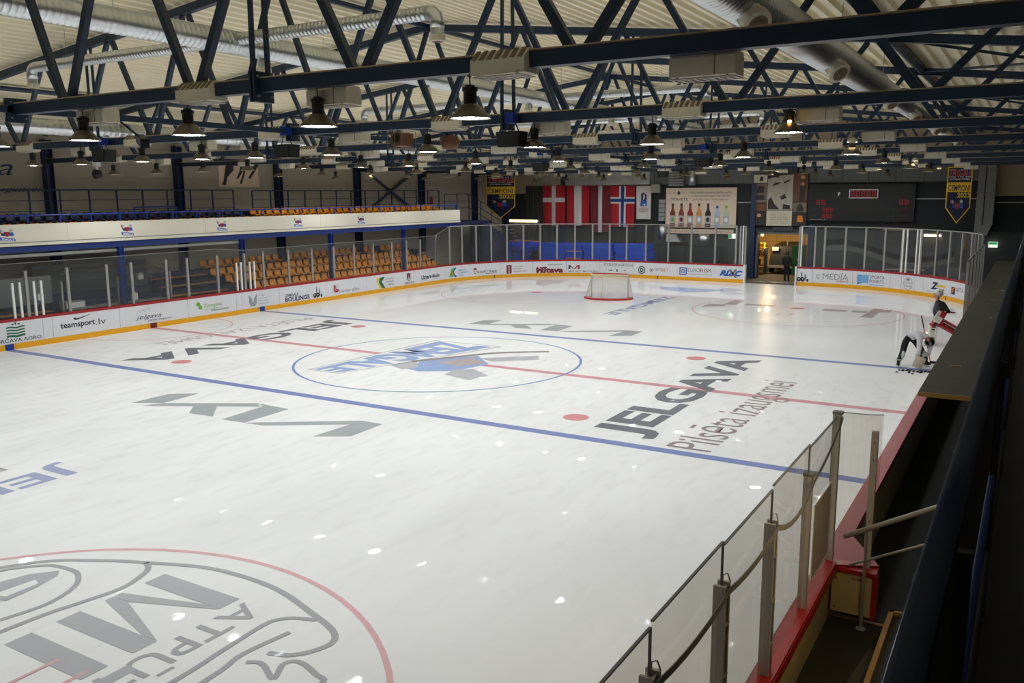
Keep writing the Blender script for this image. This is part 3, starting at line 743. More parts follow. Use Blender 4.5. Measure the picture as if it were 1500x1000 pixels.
# ---- small round flood lights and box units
def make_flood():
    t = thing('flood_light', '-', 'lamp', (0, 0, 0), 0, 'small round flood lights')
    MB().tube([(0, 0, .05), (0, 0, .3)], .01, 5).build('stem', 'black_plastic', t)
    MB().lathe([(.03, .1), (.1, .05), (.115, 0), (.11, -.01)], n=14).build('reflector', 'cream_metal', t, True)
    MB().disc((0, 0, -.006), .108, 14, up=False).build('lamp_glass', 'spot_glass', t)
    return t
fl0 = None
for i, (x, y, z, pl) in enumerate(((12.4, -1.9, 6.25, 'right end of the third truss'), (12.3, 10.1, 6.2, 'right end of the fifth truss'), (9.47, 22.1, 6.2, 'seventh truss above the scoreboard'),
        (12.0, 22.1, 6.2, 'right end of the seventh truss'), (-10.98, 10.1, 6.2, 'left end of the fifth truss'), (-4.26, 22.1, 6.2, 'seventh truss above the flags'), (4.79, 22.1, 6.2, 'seventh truss above the poster'))):
    lab = 'small lit round flood light, ' + pl
    if fl0 is None: fl0 = make_flood(); fl0.location = (x, y, z); fl0['label'] = lab
    else: dup(fl0, (x, y, z), None, lab)
def make_box(front):
    t = thing('box_unit', '-', 'fixture', (0, 0, 0), 0, 'cream box units on the trusses')
    hw, d0 = (.33 if front else .36), 0
    if front:
        pro = [(-.15, -.13), (.15, -.13), (.15, .07), (.05, .12), (-.04, .12), (-.15, .02)]
        MB().prism(pro, lambda u, v, d: (d, u, v), -hw, hw).build('housing', 'cream_metal', t)
        rb_ = MB()
        for k in range(7):
            x0 = -hw + .02 + k * .093
            rb_.hexa([(x0, -.152, .018), (x0 + .048, -.152, .018), (x0 + .048, -.042, .122), (x0, -.042, .122), (x0, -.16, .026), (x0 + .048, -.16, .026), (x0 + .048, -.048, .13), (x0, -.048, .13)])
        rb_.build('rib', 'rib_brown', t)
        MB().box(hw - .02, hw + .008, -.02, .1, .02, .07).build('vent_slot', 'black_plastic', t)
    else:
        pro = [(.0, -.17), (.28, -.17), (.28, .0), (.24, .04), (.05, .04), (.0, .0)]
        MB().prism(pro, lambda u, v, d: (d, u, v), -hw + .04, hw - .04).build('housing', 'cream_metal', t)
        MB().box(.12, .13, -.003, .02, -.17, .03).box(.1, .24, .28, .285, -.1, -.03).build('seam', 'rib_brown', t)
        for s_ in (-1, 1): MB().bar((s_ * .26, .05, .03), (s_ * .26, .02, .1), .03, .02).build('bracket', 'navy_steel', t)
    g = MB(); z = -.155 if front else -.195; y0, y1 = (-.15, .15) if front else (.01, .27)
    for k in range(9):
        x0 = -hw + .05 + k * (2 * hw - .1) / 8; g.box(x0 - .008, x0 + .008, y0, y1, z, z + .012)
    for yy in (y0, (y0 + y1) / 2, y1): g.box(-hw + .04, hw - .04, yy - .008, yy + .008, z, z + .012)
    for sx in (-.24, .24): g.box(sx - .01, sx + .01, y0, y0 + .015, z, z + .05)
    g.build('wire_guard', 'post_grey', t)
    return t
bxF, bxR = make_box(True), make_box(False); uf = ur = False
for k in range(1, 10):
    for j in range(7):
        for fr in (True, False):
            x = (-12.7 if fr else -10.6) + 4.7 * j + ({2: .2}.get(k, 0))
            if x > 14: continue
            if k == 1 and x < 3: continue
            pos = 'from left on the %s truss' % ORD[k - 2] if k >= 2 else 'from left on the truss behind'
            lab = ('cream box unit with ribbed brown top, %s such %s' if fr else 'plain cream box unit, %s such %s') % (ORD[j], pos)
            loc = (x, TY[k] - (.02 if fr else -.08), HB if fr else HB - .1)
            if fr:
                if not uf: bxF.location = loc; bxF['label'] = lab; uf = True
                else: dup(bxF, loc, None, lab)
            else:
                if not ur: bxR.location = loc; bxR['label'] = lab; ur = True
                else: dup(bxR, loc, None, lab)

# ---- loudspeakers and other gear under the trusses
def speaker(x, y, z, wd, lab, rz=0.0):
    t = thing('hanging_speaker', lab, 'speaker', (x, y, z), rz, 'black speakers hung under the trusses')
    h = wd * .55
    pro = [(-wd / 2, h / 2), (wd / 2, h / 2), (wd * .42, -h / 2), (-wd * .42, -h / 2)]
    MB().prism(pro, lambda u, v, d: (u, d, v), -wd * .3, wd * .3).build('cabinet', 'black_plastic', t, loc=(0, 0, 0))
    MB().prism([(a * .9, b * .85) for a, b in pro], lambda u, v, d: (u, d, v), -wd * .3 - .012, -wd * .3 - .002).build('grille', 'machine_dark', t, loc=(0, 0, 0))
    for s_ in (-1, 1): MB().tube([(s_ * wd * .3, 0, h / 2), (s_ * wd * .12, 0, 6.5 - z)], .012, 5).build('hanger', 'rail_blue', t, loc=(0, 0, 0))
    MB().box(-.08, .08, -.1, .1, 6.46 - z, 6.64 - z).build('clamp', 'rail_blue', t, loc=(0, 0, 0))
for x, y, z, wd, pl in ((-4.4, -8.1, 6.2, .55, 'at the left of the second truss'), (1.95, -8.1, 6.13, .5, 'middle of the second truss'), (7.6, -8.1, 6.17, .5, 'right of the middle on the second truss'),
        (1.53, 3.9, 6.07, .5, 'middle of the fourth truss'), (7.17, 3.9, 6.09, .5, 'right part of the fourth truss'), (1.21, 15.9, 6.03, .5, 'middle of the sixth truss'), (7.02, 15.9, 6.08, .45, 'right part of the sixth truss')):
    speaker(x, y, z, wd, 'black hanging speaker, ' + pl)
t = thing('light_bar', 'black slatted light bar hung behind the leftmost near lamp', 'fixture', (4.05, -13.2, 6.05), -.5)
MB().hexa([(-.28, -.06, -.02), (.25, -.06, -.14), (.25, .06, -.14), (-.28, .06, -.02), (-.28, -.06, .1), (.25, -.06, .0), (.25, .06, .0), (-.28, .06, .1)]).build('body', 'black_plastic', t, loc=(0, 0, 0))
MB().bar((0, 0, 0), (-.1, -.6, .55), .03, .03).build('arm', 'navy_steel', t, loc=(0, 0, 0))
MB().bar((-.2, -.065, .06), (.2, -.065, -.03), .01, .015).bar((-.2, -.065, .02), (.2, -.065, -.07), .01, .015).build('slat', 'galv_dull', t, loc=(0, 0, 0))
t = thing('camera_dome', 'white bracket with a dark round camera before the left wall', 'camera', (-13.9, -1.9, 6.0))
MB().box(-14.0, -13.8, -2.05, -1.85, 6.28, 6.48).tube([(-13.9, -1.95, 6.3), (-13.9, -1.95, 6.1)], .05, 8).build('bracket', 'print_white', t)
MB().tube([(-13.9, -2.15, 6.0), (-13.9, -2.05, 6.0), (-13.9, -1.85, 6.02)], [.02, .17, .15], 12).build('lens_ball', 'black_plastic', t, True)
t = thing('projector', 'brown caged projector hung under the near truss', 'projector', (9.7, -13.6, 5.95))
t.location = (3.6, -6.2, 6.42); t['label'] = 'brown caged projector hung between the second and third trusses'
MB().box(-.16, .16, -.2, .2, -.16, .12).build('body', 'photo_brown', t, loc=(0, 0, 0))
MB().tube([(0, -.2, 0), (0, -.24, 0)], .09, 12).build('lens', 'black_plastic', t, loc=(0, 0, 0))
cg = MB()
for a in (-.2, 0, .2):
    cg.tube([(a, -.26, -.2), (a, -.26, .16), (a, .24, .16), (a, .24, -.2), (a, -.26, -.2)], .008, 4)
cg.build('cage', 'rib_brown', t, loc=(0, 0, 0)); MB().bar((0, 0, .12), (-1.65, 0, .14), .04, .04).build('hanger', 'navy_steel', t, loc=(0, 0, 0))
t = thing('projector', 'tan round moving head light under the second truss', 'projector', (5.88, -7.6, 6.2))
MB().lathe([(0, -.14), (.14, -.12), (.2, 0), (.16, .12), (0, .16)], (0, 0, 0), 12).build('body', 'photo_brown', t, True, loc=(0, 0, 0))
MB().bar((0, 0, .1), (0, -.3, .34), .06, .06).build('hanger', 'navy_steel', t, loc=(0, 0, 0))

# ================================================================== DASHER BOARDS
GAPS = [(59.55, 62.5), (88.0 + 0.0, 88.0)]
def arcseg(s0, s1):
    n = 1
    for a, b in ((S1, S2), (S3, S4), (S5, S6), (S7, S8)):
        if s1 > a and s0 < b: n = max(n, int((s1 - s0) / .3) + 1)
    return [s0 + (s1 - s0) * i / n for i in range(n + 1)]
def strip(s0, s1, z0, z1, o_in, o_out):
    """curved slab following the boards: o_in towards the ice, o_out away"""
    b = MB(); q = arcseg(s0, s1); n0 = 0
    for s in q: b.v += [bp(s, z0, o_in), bp(s, z0, o_out), bp(s, z1, o_out), bp(s, z1, o_in)]
    for i in range(len(q) - 1):
        for k in range(4):
            a, c = i * 4 + k, i * 4 + (k + 1) % 4
            b.f.append((a, c, c + 4, a + 4)); b.mi.append(0)
    b.f += [(0, 1, 2, 3), (len(b.v) - 1, len(b.v) - 2, len(b.v) - 3, len(b.v) - 4)]; b.mi += [0, 0]
    return b
def grp(name, label, s, cat='boards'):
    x, y, _ = bp(s, 0); return thing(name, label, cat, (x, y, 0))
SEAM = {'L': [0, 2.6, 5.2, 7.8, 10.4, 12.9, 15.01, 15.37, 18.04, 21.2, 23.77, 24.08, 26.32, 29.46, 32.52, 35.58, 36.64, 39.61, 41.69, 43.93, 46.07, 48.24, 50.39, 52.61, 55.47, 58.41, 59.55],
        'R': [62.5, 63.33, 65.52, 67.67, 68.33, 69.15, 69.79, 71.83, 74.0, 76.4] + [76.4 + 2.43 * i for i in range(1, 13)] + [107.5, 110, 112.5, 115.8],
        'N': [115.8 + 2.5 * i for i in range(16)] + [155.0, S8]}
SEAM['N'] = [s for s in SEAM['N'] if s <= S8 + .01]
BG = {'L': grp('dasher_boards', 'white advertising boards along the left side and far end up to the opening', 30),
      'R': grp('dasher_boards', 'white advertising boards from the opening round the far right corner and right side', 66),
      'N': grp('dasher_boards', 'plain white boards closing the near end behind the viewer', 130)}
BH = .96; PAN = []
for key, se in SEAM.items():
    pr_ = BG[key]
    for a, b in zip(se[:-1], se[1:]):
        PAN.append((key, a, b, strip(a + .008, b - .008, .17, BH, 0.0, -.10).build('board_panel', ['board_white'], pr_)))
        if key == 'R' and a > 80: strip(a + .004, b - .004, .0, BH, -.10, -.125).build('back_panel', 'board_back', pr_)
    s0, s1 = se[0], se[-1]
    kk = [s0]
    while kk[-1] < s1 - 4: kk.append(kk[-1] + 3.0)
    kk.append(s1)
    for a, b in zip(kk[:-1], kk[1:]): strip(a, b, 0.0, .20, .012, -.1).build('kick_plate', 'kick_yellow', pr_)
    for a, b in zip(kk[:-1], kk[1:]): strip(a + .003, b - .003, BH, 1.06, .01, -.20 if key != 'L' else -.14).build('cap_rail', 'cap_red', pr_)
for s, m in ((YC - 5.73, 'mark_blue'), (YC, 'mark_red'), (YC + 5.73, 'mark_blue')): strip(s - .15, s + .15, 0.002, .203, .016, 0).build('line_mark', m, BG['L'])
for s in (43.5, 54.2): strip(s - .03, s + .03, 0.002, .203, .016, 0).build('line_mark', 'print_black', BG['L'])
strip(71.5, 71.56, 0.002, .203, .016, 0).build('line_mark', 'print_black', BG['R'])
MB().box(1.62, 1.72, 27.9, 28.2, 0, 1.06).build('end_post', 'post_white', BG['L']); MB().box(4.55, 4.63, 27.9, 28.2, 0, 1.06).build('end_post', 'post_white', BG['R'])

# ---- advertising on the boards
bf = lambda s, z: bp(s, z, .004); bf2 = lambda s, z: bp(s, z, .006)
bL, bR = BG['L'], BG['R']
def panel_of(key, s):
    for k, a, b, o in PAN:
        if k == key and a <= s < b: return o
    return BG[key]
def ad(s, u0, u1, v0, v1, m, bold=.012, shear=0., key='L', f=None): return text_on(s, f or bf, u0, u1, v0, v1, m, panel_of(key, (u0 + u1) / 2), bold, shear, 'print')
def art(sh, m, key='L', f=None): return flat_on(sh, f or bf, m, panel_of(key, sh[0][0][0]), 'print')
ad('LVIRČAVA AGRO', 13.2, 14.92, .26, .42, 'print_dkgreen', .012)
for k in range(4):
    pts = [(13.72 + i * .08, .46 + k * .1 + .018 * math.sin(i * 1.1)) for i in range(9)]
    art(stroke(pts, .05 if k else .075), 'print_green')
art([circ(14.05, .91, .035), circ(13.95, .87, .05, ry=.025), circ(14.16, .87, .05, ry=.025), rect(14.04, 14.06, .82, .9)], 'print_green')
ad('teamsport', 15.65, 17.0, .42, .66, 'print_black', .02); ad('.lv', 17.03, 17.45, .45, .68, 'print_black', -.006)
art([[(16.16, .80), (16.2, .745), (16.3, .735), (16.45, .765), (16.92, .90), (16.4, .80), (16.28, .79), (16.22, .84)]], 'print_black')
ad('jelgava', 18.72, 19.9, .36, .58, 'print_navy', -.004, .4); ad('pilsēta izaugsmei!', 19.25, 20.4, .27, .37, 'print_navy', .0, .4)
art(stroke([(18.8, .62), (18.82, .74), (18.92, .78), (18.96, .66), (19.06, .8), (19.16, .68), (19.24, .82), (19.36, .84), (19.34, .68)], .018), 'print_lightgrey')
ad('Zemgales', 22.0, 22.98, .47, .68, 'print_lime', .0, .1); ad('VESELĪBAS CENTRS', 22.36, 23.32, .33, .42, 'print_dkgreen', .01)
art([circ(21.72, .7, .11, ry=.09), circ(21.82, .56, .1, ry=.1)], 'print_lime'); art(stroke([(22.02, .44), (22.95, .44)], .012), 'print_lime')
for k in range(4): art(ring(24.72, .5, .05 + k * .05, .075 + k * .05, 16, PI, 2 * PI) + [rect(24.72 - .075 - k * .05, 24.72 - .05 - k * .05, .5, .62 + k * .06), rect(24.72 + .05 + k * .05, 24.72 + .075 + k * .05, .5, .62 + k * .06)], 'print_dkgreen')
for k, q in enumerate(('LATVIJAS', 'BIOZINĀTŅU UN', 'TEHNOLOĢIJU', 'UNIVERSITĀTE')): ad(q, 25.02, 25.02 + (.4, .68, .6, .64)[k], .68 - k * .12, .75 - k * .12, 'print_grey', -.002)
ad('ZEMGALE', 26.7, 27.54, .48, .61, 'print_navy', .02); ad('BOULINGS', 26.68, 28.28, .24, .46, 'print_navy', .03)
def etti(s, key):
    art([circ(s, .36, .12, ry=.12), circ(s + .2, .36, .1, ry=.13), rect(s + .1, s + .16, .34, .72), rect(s + .3, s + .36, .3, .62), circ(s + .46, .32, .06, ry=.09)], 'print_black', key)
    art([circ(s - .01, .38, .05), circ(s + .2, .38, .045), circ(s + .13, .74, .05), circ(s + .33, .64, .045)], 'print_lightgrey', key, bf2)
    art([circ(s + .14, .52, .03), circ(s + .42, .48, .03)], 'print_sky', key, bf2)
etti(28.65, 'L'); etti(62.62, 'R')
art(stroke([(30.05, .74), (30.03, .44), (30.1, .4), (30.3, .4), (30.34, .5)], .1), 'print_red'); ad('L', 30.12, 30.28, .48, .7, 'print_red', .04)
art(ring(30.32, .7, .05, .065, 14), 'print_grey'); ad('Latvijas gāze', 30.4, 31.92, .28, .48, 'print_grey', .006)
art([[(33.34, .8), (33.62, .8), (33.45, .56), (33.34, .56)], [(33.38, .56), (33.52, .56), (33.78, .22), (33.58, .22)]], 'print_yellow'); art([[(33.62, .8), (34.05, .84), (33.75, .56), (34.05, .22), (33.8, .22), (33.5, .56)]], 'print_green', 'L', bf2)
for k, q in enumerate(('JELGAVAS', 'AUTOBUSU', 'PARKS')): ad(q, 34.05 + .1 * k, 34.8, .64 - .16 * k, .73 - .16 * k, 'print_dkgreen', .0, .2)
art([[(35.95, .48), (36.27, .48), (36.27, .84), (35.95, .84)]], 'print_dkred'); art([[(36.0, .48), (36.22, .48), (36.11, .74)]], 'print_lightgrey', 'L', bf2)
art([rect(36.02, 36.2, .41, .45)], 'print_dkred'); ad('AGROLATS', 35.7, 36.58, .24, .36, 'print_dkred', .012)
ad('Uzvara-lauks', 37.3, 39.08, .40, .62, 'print_dkgreen', .03, .25); art(stroke([(37.2, .36), (38.0, .385)], .02), 'print_dkgreen')
art([[(39.95, .28), (40.2, .78), (40.45, .82), (40.28, .5), (40.4, .3)]], 'print_lime'); art(ring(40.62, .55, .2, .3, 16, PI * .55, PI * 1.5), 'print_blue'); art([circ(40.28, .52, .07)], 'print_orange', 'L', bf2)
for k, q in enumerate(('ZEMGALES', 'OLIMPISKAIS', 'CENTRS')): ad(q, 40.78, 40.78 + (.64, .8, .46)[k], .6 - .16 * k, .7 - .16 * k, 'print_sky', .01)
art([rect(42.0, 42.22, .44, .7)], 'print_dkred'); art([rect(42.05, 42.17, .44, .6)], 'board_white', 'L', bf2); art([rect(42.04, 42.18, .35, .39)], 'print_dkred'); ad('ELAGRO TRADE', 42.28, 43.7, .38, .52, 'print_black', .012); art([rect(42.9, 43.68, .31, .335)], 'print_dkred')
art([rect(44.35, 44.7, .24, .78)], 'print_dkred')
for k in range(3): art(ring(44.52, .66 - k * .16, .03, .07, 10), 'print_lightgrey', 'L', bf2)
for k, q in enumerate(('LATVIJAS', 'HOKEJA', 'FEDERĀCIJA')): ad(q, 44.78, 44.78 + (.64, .56, .88)[k], .62 - .15 * k, .71 - .15 * k, 'print_dkred', .0)
ad('KAFEJNĪCA', 47.1, 48.02, .69, .81, 'print_dkgreen', .01)
ad('Mītava', 46.32, 48.05, .22, .60, 'print_dkred', .05)
for u in (46.4, 46.62, 46.85): art([[(u, .2), (u + .06, .26), (u, .32), (u - .06, .26)], [(u, .5), (u + .06, .56), (u, .62), (u - .06, .56)]], 'print_dkred')
art([[(48.39, .45), (48.5, .45), (48.5, .62), (48.68, .45), (48.74, .45), (48.5, .71), (48.39, .71)]], 'print_black'); art([[(49.1, .45), (48.98, .45), (48.98, .62), (48.8, .45), (48.72, .47), (48.96, .71), (49.1, .71)]], 'print_red')
ad('MITAU  MOTORS', 48.4, 50.3, .26, .37, 'print_grey', .006); art(ring(50.2, .68, .05, .062, 14), 'print_lightgrey')
ad('STOKKER AGRITECH', 50.62, 52.54, .68, .86, 'print_dkgreen', -.002)
art([[(50.92, .44), (51.2, .46), (51.16, .38), (51.02, .38)], rect(51.46, 51.54, .32, .5)], 'print_dkgreen'); art(stroke([(51.2, .4), (51.34, .33)], .02), 'print_yellow'); art([circ(52.0, .42, .08, ry=.03)], 'print_dkred')
art(ring(53.14, .5, .18, .235, 20), 'print_dkgreen'); ad('D', 53.04, 53.26, .38, .62, 'print_dkgreen', .06); art(ring(53.14, .5, .27, .285, 24, .4, 2.7) + ring(53.14, .5, .27, .285, 24, 3.6, 5.8), 'print_grey')
art(ring(53.78, .52, .1, .125, 16), 'print_grey'); art([circ(53.78, .52, .06)], 'print_red'); ad('OPTI', 53.98, 54.45, .47, .65, 'print_grey', .0); ad('BET', 54.47, 54.88, .47, .65, 'print_orange', .004)
art([rect(55.58, 56.04, .31, .77)], 'print_blue'); art([rect(55.64, 55.98, .37, .71)], 'board_white', 'L', bf2); art(ring(55.81, .54, .1, .16, 4, PI / 4, PI / 4 + 2 * PI) + ring(55.81, .54, .03, .06, 4, PI / 4, PI / 4 + 2 * PI), 'print_blue', 'L', lambda s, z: bp(s, z, .008))
ad('EURO', 56.1, 56.85, .52, .74, 'print_grey', .0); ad('RISK', 56.88, 57.6, .52, .74, 'print_dkred', .0); ad('APDROŠINĀŠANA', 56.12, 57.58, .36, .44, 'print_grey', .0, 0., 'L')
ad('RIXC', 58.05, 59.42, .36, .70, 'print_blue', .06, .35); art([[(58.62, .34), (58.74, .34), (59.1, .78), (58.96, .78)], [(58.98, .26), (59.1, .3), (58.72, .78), (58.6, .74)]], 'print_grey', 'L', bf2)
art(ring(63.65, .56, .06, .12, 12, .6, 5.6), 'print_lightgrey', 'R')
ad('MEDIA', 63.9, 65.28, .42, .74, 'print_grey', -.004, 0, 'R'); ad('jelgava', 64.62, 65.3, .28, .42, 'print_red', .0, .3, 'R'); art([circ(64.97, .78, .03)], 'print_red', 'R')
art([rect(65.77, 66.42, .36, .80)], 'print_sky', 'R'); art([rect(65.8, 66.3, .72 - .09 * k, .74 - .09 * k) for k in range(4)] + [[(65.8, .36), (66.1, .36), (65.86, .28), (65.8, .22)]], 'print_blue', 'R', bf2)
ad('SPORTA', 66.5, 67.34, .62, .79, 'print_navy', .0, 0, 'R'); ad('PUNKTS', 66.48, 67.3, .40, .56, 'print_navy', .0, 0, 'R'); art([rect(66.48, 67.28, .27, .31)], 'print_sky', 'R')
art(ring(68.76, .54, .29, .3, 24, sx=.9) + ring(68.76, .54, .31, .32, 24, sx=.9), 'print_grey', 'R'); ad('MEŽĢIS', 68.48, 69.04, .5, .62, 'print_grey', .0, 0, 'R'); art([circ(68.76, .74, .12, ry=.06)], 'print_grey', 'R'); ad('brewery', 68.52, 69.0, .36, .43, 'print_black', .02, 0, 'R')
ad('Z', 70.3, 70.85, .42, .78, 'print_navy', .06, .2, 'R'); art([[(70.68, .58), (71.42, .58), (71.42, .68), (70.76, .68)]], 'print_yellow', 'R', bf2); ad('FORMULA', 70.8, 71.38, .6, .66, 'print_dkgreen', 0, 0, 'R', lambda s, z: bp(s, z, .008)); ad('Zemgale', 70.68, 71.32, .39, .51, 'print_navy', .03, .2, 'R')
ad('Zemgales sports', 70.05, 71.5, .26, .34, 'print_grey', 0, .3, 'R')
art([rect(71.92, 72.28, .34, .70)], 'print_navy', 'R'); art(stroke([(71.96, .4), (72.1, .5), (72.02, .58), (72.24, .68)], .07), 'print_orange', 'R', bf2); ad('ASTA', 72.32, 73.12, .51, .70, 'print_navy', -.004, 0, 'R')

# ================================================================== PROTECTIVE GLASS
def shield(label, posts, key, ztop_of, zpost_of, white=()):
    s0 = posts[len(posts) // 2]; x, y, _ = bp(s0, 0)
    t = thing('glass_shield', label, 'glass', (x, y, 1.05))
    for i, s in enumerate(posts):
        zp = zpost_of(s)
        a, b, c, d = bp(s - .05, 0, -.035), bp(s + .05, 0, -.035), bp(s + .05, 0, -.10), bp(s - .05, 0, -.10)
        MB().hexa([q[:2] + (1.05,) for q in (a, b, c, d)] + [q[:2] + (zp,) for q in (a, b, c, d)]).build('post', 'post_alu', t)
    for a, b in zip(posts[:-1], posts[1:]):
        if b - a < .3: continue
        pa, pb = bp(a, 0, -.06), bp(b, 0, -.06); za, zb = ztop_of(a + .01), ztop_of(b - .01)
        d = Vector((pb[0] - pa[0], pb[1] - pa[1], 0)).normalized(); nn = Vector((-d.y, d.x, 0)) * .006
        A = Vector(pa) + d * .012; B = Vector(pb) - d * .012
        P = [A - nn, B - nn, B + nn, A + nn]
        MB().hexa([(q.x, q.y, 1.07) for q in P] + [(q.x, q.y, z) for q, z in zip(P, (za, zb, zb, za))]).build('glass_pane', 'glass_far', t)
        MB().bar((A.x, A.y, za + .006), (B.x, B.y, zb + .006), .03, .05 if za > 3.2 else .015).build('edge_strip', 'post_alu', t)
    for s in white:
        a, b, c, d = bp(s - .035, 0, -.02), bp(s + .035, 0, -.02), bp(s + .035, 0, -.09), bp(s - .035, 0, -.09)
        z1 = 2.28 if s < 40 else 3.3
        MB().hexa([q[:2] + (1.05,) for q in (a, b, c, d)] + [q[:2] + (z1,) for q in (a, b, c, d)]).build('door_bar', 'post_white', t)
    return t
lp = [3, 5, 7, 9, 11, 12.9, 14.6, 16.12, 17.69, 18.74, 20.33, 21.35, 22.9, 24.4, 25.5, 27.06, 28.62, 30.15, 31.67, 33.2, 34.76, 36.06, 37.33, 38.87]
shield('lower glass shield with short posts along the left boards', lp, 'L', lambda s: 2.93 if s < 23 else 2.80, lambda s: 2.66, [14.1, 14.35, 14.85, 15.11, 23.93, 24.18, 24.68, 24.93])
fp = [38.9, 40.12, 41.16, 42.25, 43.34, 44.42, 45.51, 46.59, 47.65, 48.78, 49.89, 50.98, 52.09, 53.36, 54.81, 56.25, 57.72, 58.96, 59.2, 59.5]
shield('tall glass shield round the far left corner and behind the far goal', fp, 'L', lambda s: 2.85 if s < 39 else 3.29, lambda s: 2.85 if s < 39 else 3.28, [59.36])
rp = [62.55, 63.39, 63.9, 65.01, 66.1, 67.19, 68.2, 69.4, 70.42, 71.43, 72.48, 73.5, 74.4, 75.2]
shield('tall glass shield round the far right corner', rp, 'R', lambda s: 3.3, lambda s: 3.29, [62.66, 68.26, 68.5, 69.12, 69.33])
rq = [76.9, 78.8, 80.8, 82.8, 84.8, 86.9]
shield('glass shield seen end on above the far right side boards', rq, 'R', lambda s: 3.0, lambda s: 2.95)

# ---- near right glass, end pane, open gate, handrails
t = thing('glass_shield', 'nearest glass shield with clamped posts along the right boards', 'glass', (14.2, -15, 1.05))
GX = 14.2; gy = [-21.4, -20.2, -18.9, -17.6, -16.25, -14.9, -13.5, -12.15]
for i, y in enumerate(gy):
    zt = 2.46 if i < 7 else 2.78
    if 0 < i < 6:
        pb = MB()
        for dy in (-.05, .05): pb.box(GX - .045, GX + .045, y + dy - .012, y + dy + .012, 1.06, zt)
        pb.box(GX + .012, GX + .03, y - .04, y + .04, 1.06, zt - .02).box(GX - .03, GX - .012, y - .04, y + .04, 1.06, zt - .02)
        pb.build('post', 'post_grey', t)
        for z in (1.35, 1.75, 2.15): MB().box(GX + .03, GX + .05, y - .055, y + .055, z, z + .015).build('clamp', 'post_alu', t)
        MB().tube([(GX, y, zt - .02), (GX, y + .02, zt + .06), (GX + .03, y + .03, zt + .07), (GX + .04, y + .06, zt)], .006, 5).build('hook', 'post_grey', t)
    else:
        MB().box(GX - .04, GX + .04, y - .04, y + .04, 1.06, zt).build('post', 'post_grey', t)
        MB().box(GX - .045, GX + .06, y - .045, y + .045, zt, zt + .03).build('post_cap', 'strap_grey', t)
for i, (a, b) in enumerate(zip(gy[:-1], gy[1:])):
    z1 = 2.74 + .03 * (i % 2)
    MB().box(GX - .006, GX + .006, a + .012, b - .012, 1.08, z1).build('glass_pane', 'glass_near', t)
    MB().box(GX - .009, GX + .009, a + .012, b - .012, z1, z1 + .012).build('edge_strip', 'strap_grey', t)
    MB().box(GX - .009, GX + .009, b - .016, b - .008, 2.45, z1 + .01).build('edge_strip', 'strap_grey', t)
MB().box(14.17, 14.29, -21.4, -12.2, 1.055, 1.085).build('glass_channel', 'cap_red', t)
MB().box(GX + .012, GX + .016, -13.2, -12.35, 1.25, 2.05).build('grille_plate', 'grille', t)
gb = MB()
for k in range(2): gb.box(GX + .012, GX + .02, -13.22 + k * .86, -13.2 + k * .86, 1.24, 2.06)
gb.box(GX + .012, GX + .02, -13.22, -12.34, 1.235, 1.25).box(GX + .012, GX + .02, -13.22, -12.34, 2.05, 2.065); gb.build('plate_edge', 'post_white', t)
sb = []
for a, b in zip(gy[1:-1], gy[2:]):
    za = 2.42; zb = 2.42 if b < -13 else 2.74; L = b - a
    sag = .14 if -15 < a < -14 else .05
    for k in range(7):
        q = k / 6; sb.append((GX + .06, a + L * q, za + (zb - za) * q - sag * 4 * q * (1 - q)))
o = MB()
for p, q in zip(sb[:-1], sb[1:]):
    if (Vector(p) - Vector(q)).length > .01: o.bar(p, q, .008, .05, (0, 0, 1))
o = o.build('strap', 'strap_grey', loc=(GX + .06, -15, 2.4)); tag(o, 'grey strap sagging from post to post along the nearest glass', 'strap')

t = thing('end_pane', 'curved clear end pane standing at the open gate', 'glass', (14.4, -12.1, 1.1))
cv = [(14.2 + .44 * math.sin(k / 8 * PI / 2) if k < 8 else 14.66, -12.15 + .09 * (1 - math.cos(k / 8 * PI / 2))) for k in range(9)]
b = MB()
for (xa, ya), (xb, yb_) in zip(cv[:-1], cv[1:]):
    b.hexa([(xa, ya - .006, 1.1), (xb, yb_ - .006, 1.1), (xb, yb_ + .006, 1.1), (xa, ya + .006, 1.1), (xa, ya - .006, 2.8), (xb, yb_ - .006, 2.8), (xb, yb_ + .006, 2.8), (xa, ya + .006, 2.8)])
b.build('glass_pane', 'glass_near', t)
b = MB()
for (xa, ya), (xb, yb_) in zip(cv[:-1], cv[1:]): b.bar((xa, ya, 2.805), (xb, yb_, 2.805), .014, .008)
b.build('edge_strip', 'print_lightgrey', t)
MB().box(14.56, 14.63, -12.13, -12.06, 1.05, 2.62).build('post', 'post_grey', t)
for z in (1.6, 2.3, 2.5): MB().tube([(14.595, -12.135, z), (14.595, -12.128, z)], .012, 8).build('bolt', 'strap_grey', t)
t = thing('bench_gate', 'cream gate with red edges standing open beside the near right boards', 'gate', (14.45, -12.15, .5))
MB().box(14.26, 14.68, -12.24, -12.1, .52, 1.0).build('gate_panel', 'board_back', t)
MB().box(14.26, 14.72, -12.26, -12.06, 1.0, 1.05).box(14.68, 14.73, -12.25, -12.09, .5, 1.0).build('gate_edge', 'cap_red', t)
MB().prism([(14.29, -12.26), (14.29, -11.25), (14.72, -12.06)], lambda u, v, d: (u, v, d), 1.045, 1.075).build('corner_plate', 'cap_red', t)
bb = MB()
for x in (14.3, 14.6):
    for z in (.58, .92): bb.tube([(x, -12.25, z), (x, -12.24, z)], .009, 6)
bb.build('screw', 'print_black', t)
text_on('TIGERIS', lambda u, v: (u, -12.243, v), 14.46, 14.62, .925, .955, 'print_black', t, .01)
def rail(nm, lab, a, b, r):
    o = MB().tube([a, b], r, 10).build(nm, 'post_alu', loc=a, smooth=False); return tag(o, lab, 'handrail')
rail('handrail', 'thick grey metal handrail sticking out over the open gate', (14.37, -12.3, 1.44), (15.72, -12.3, 2.2), .028)
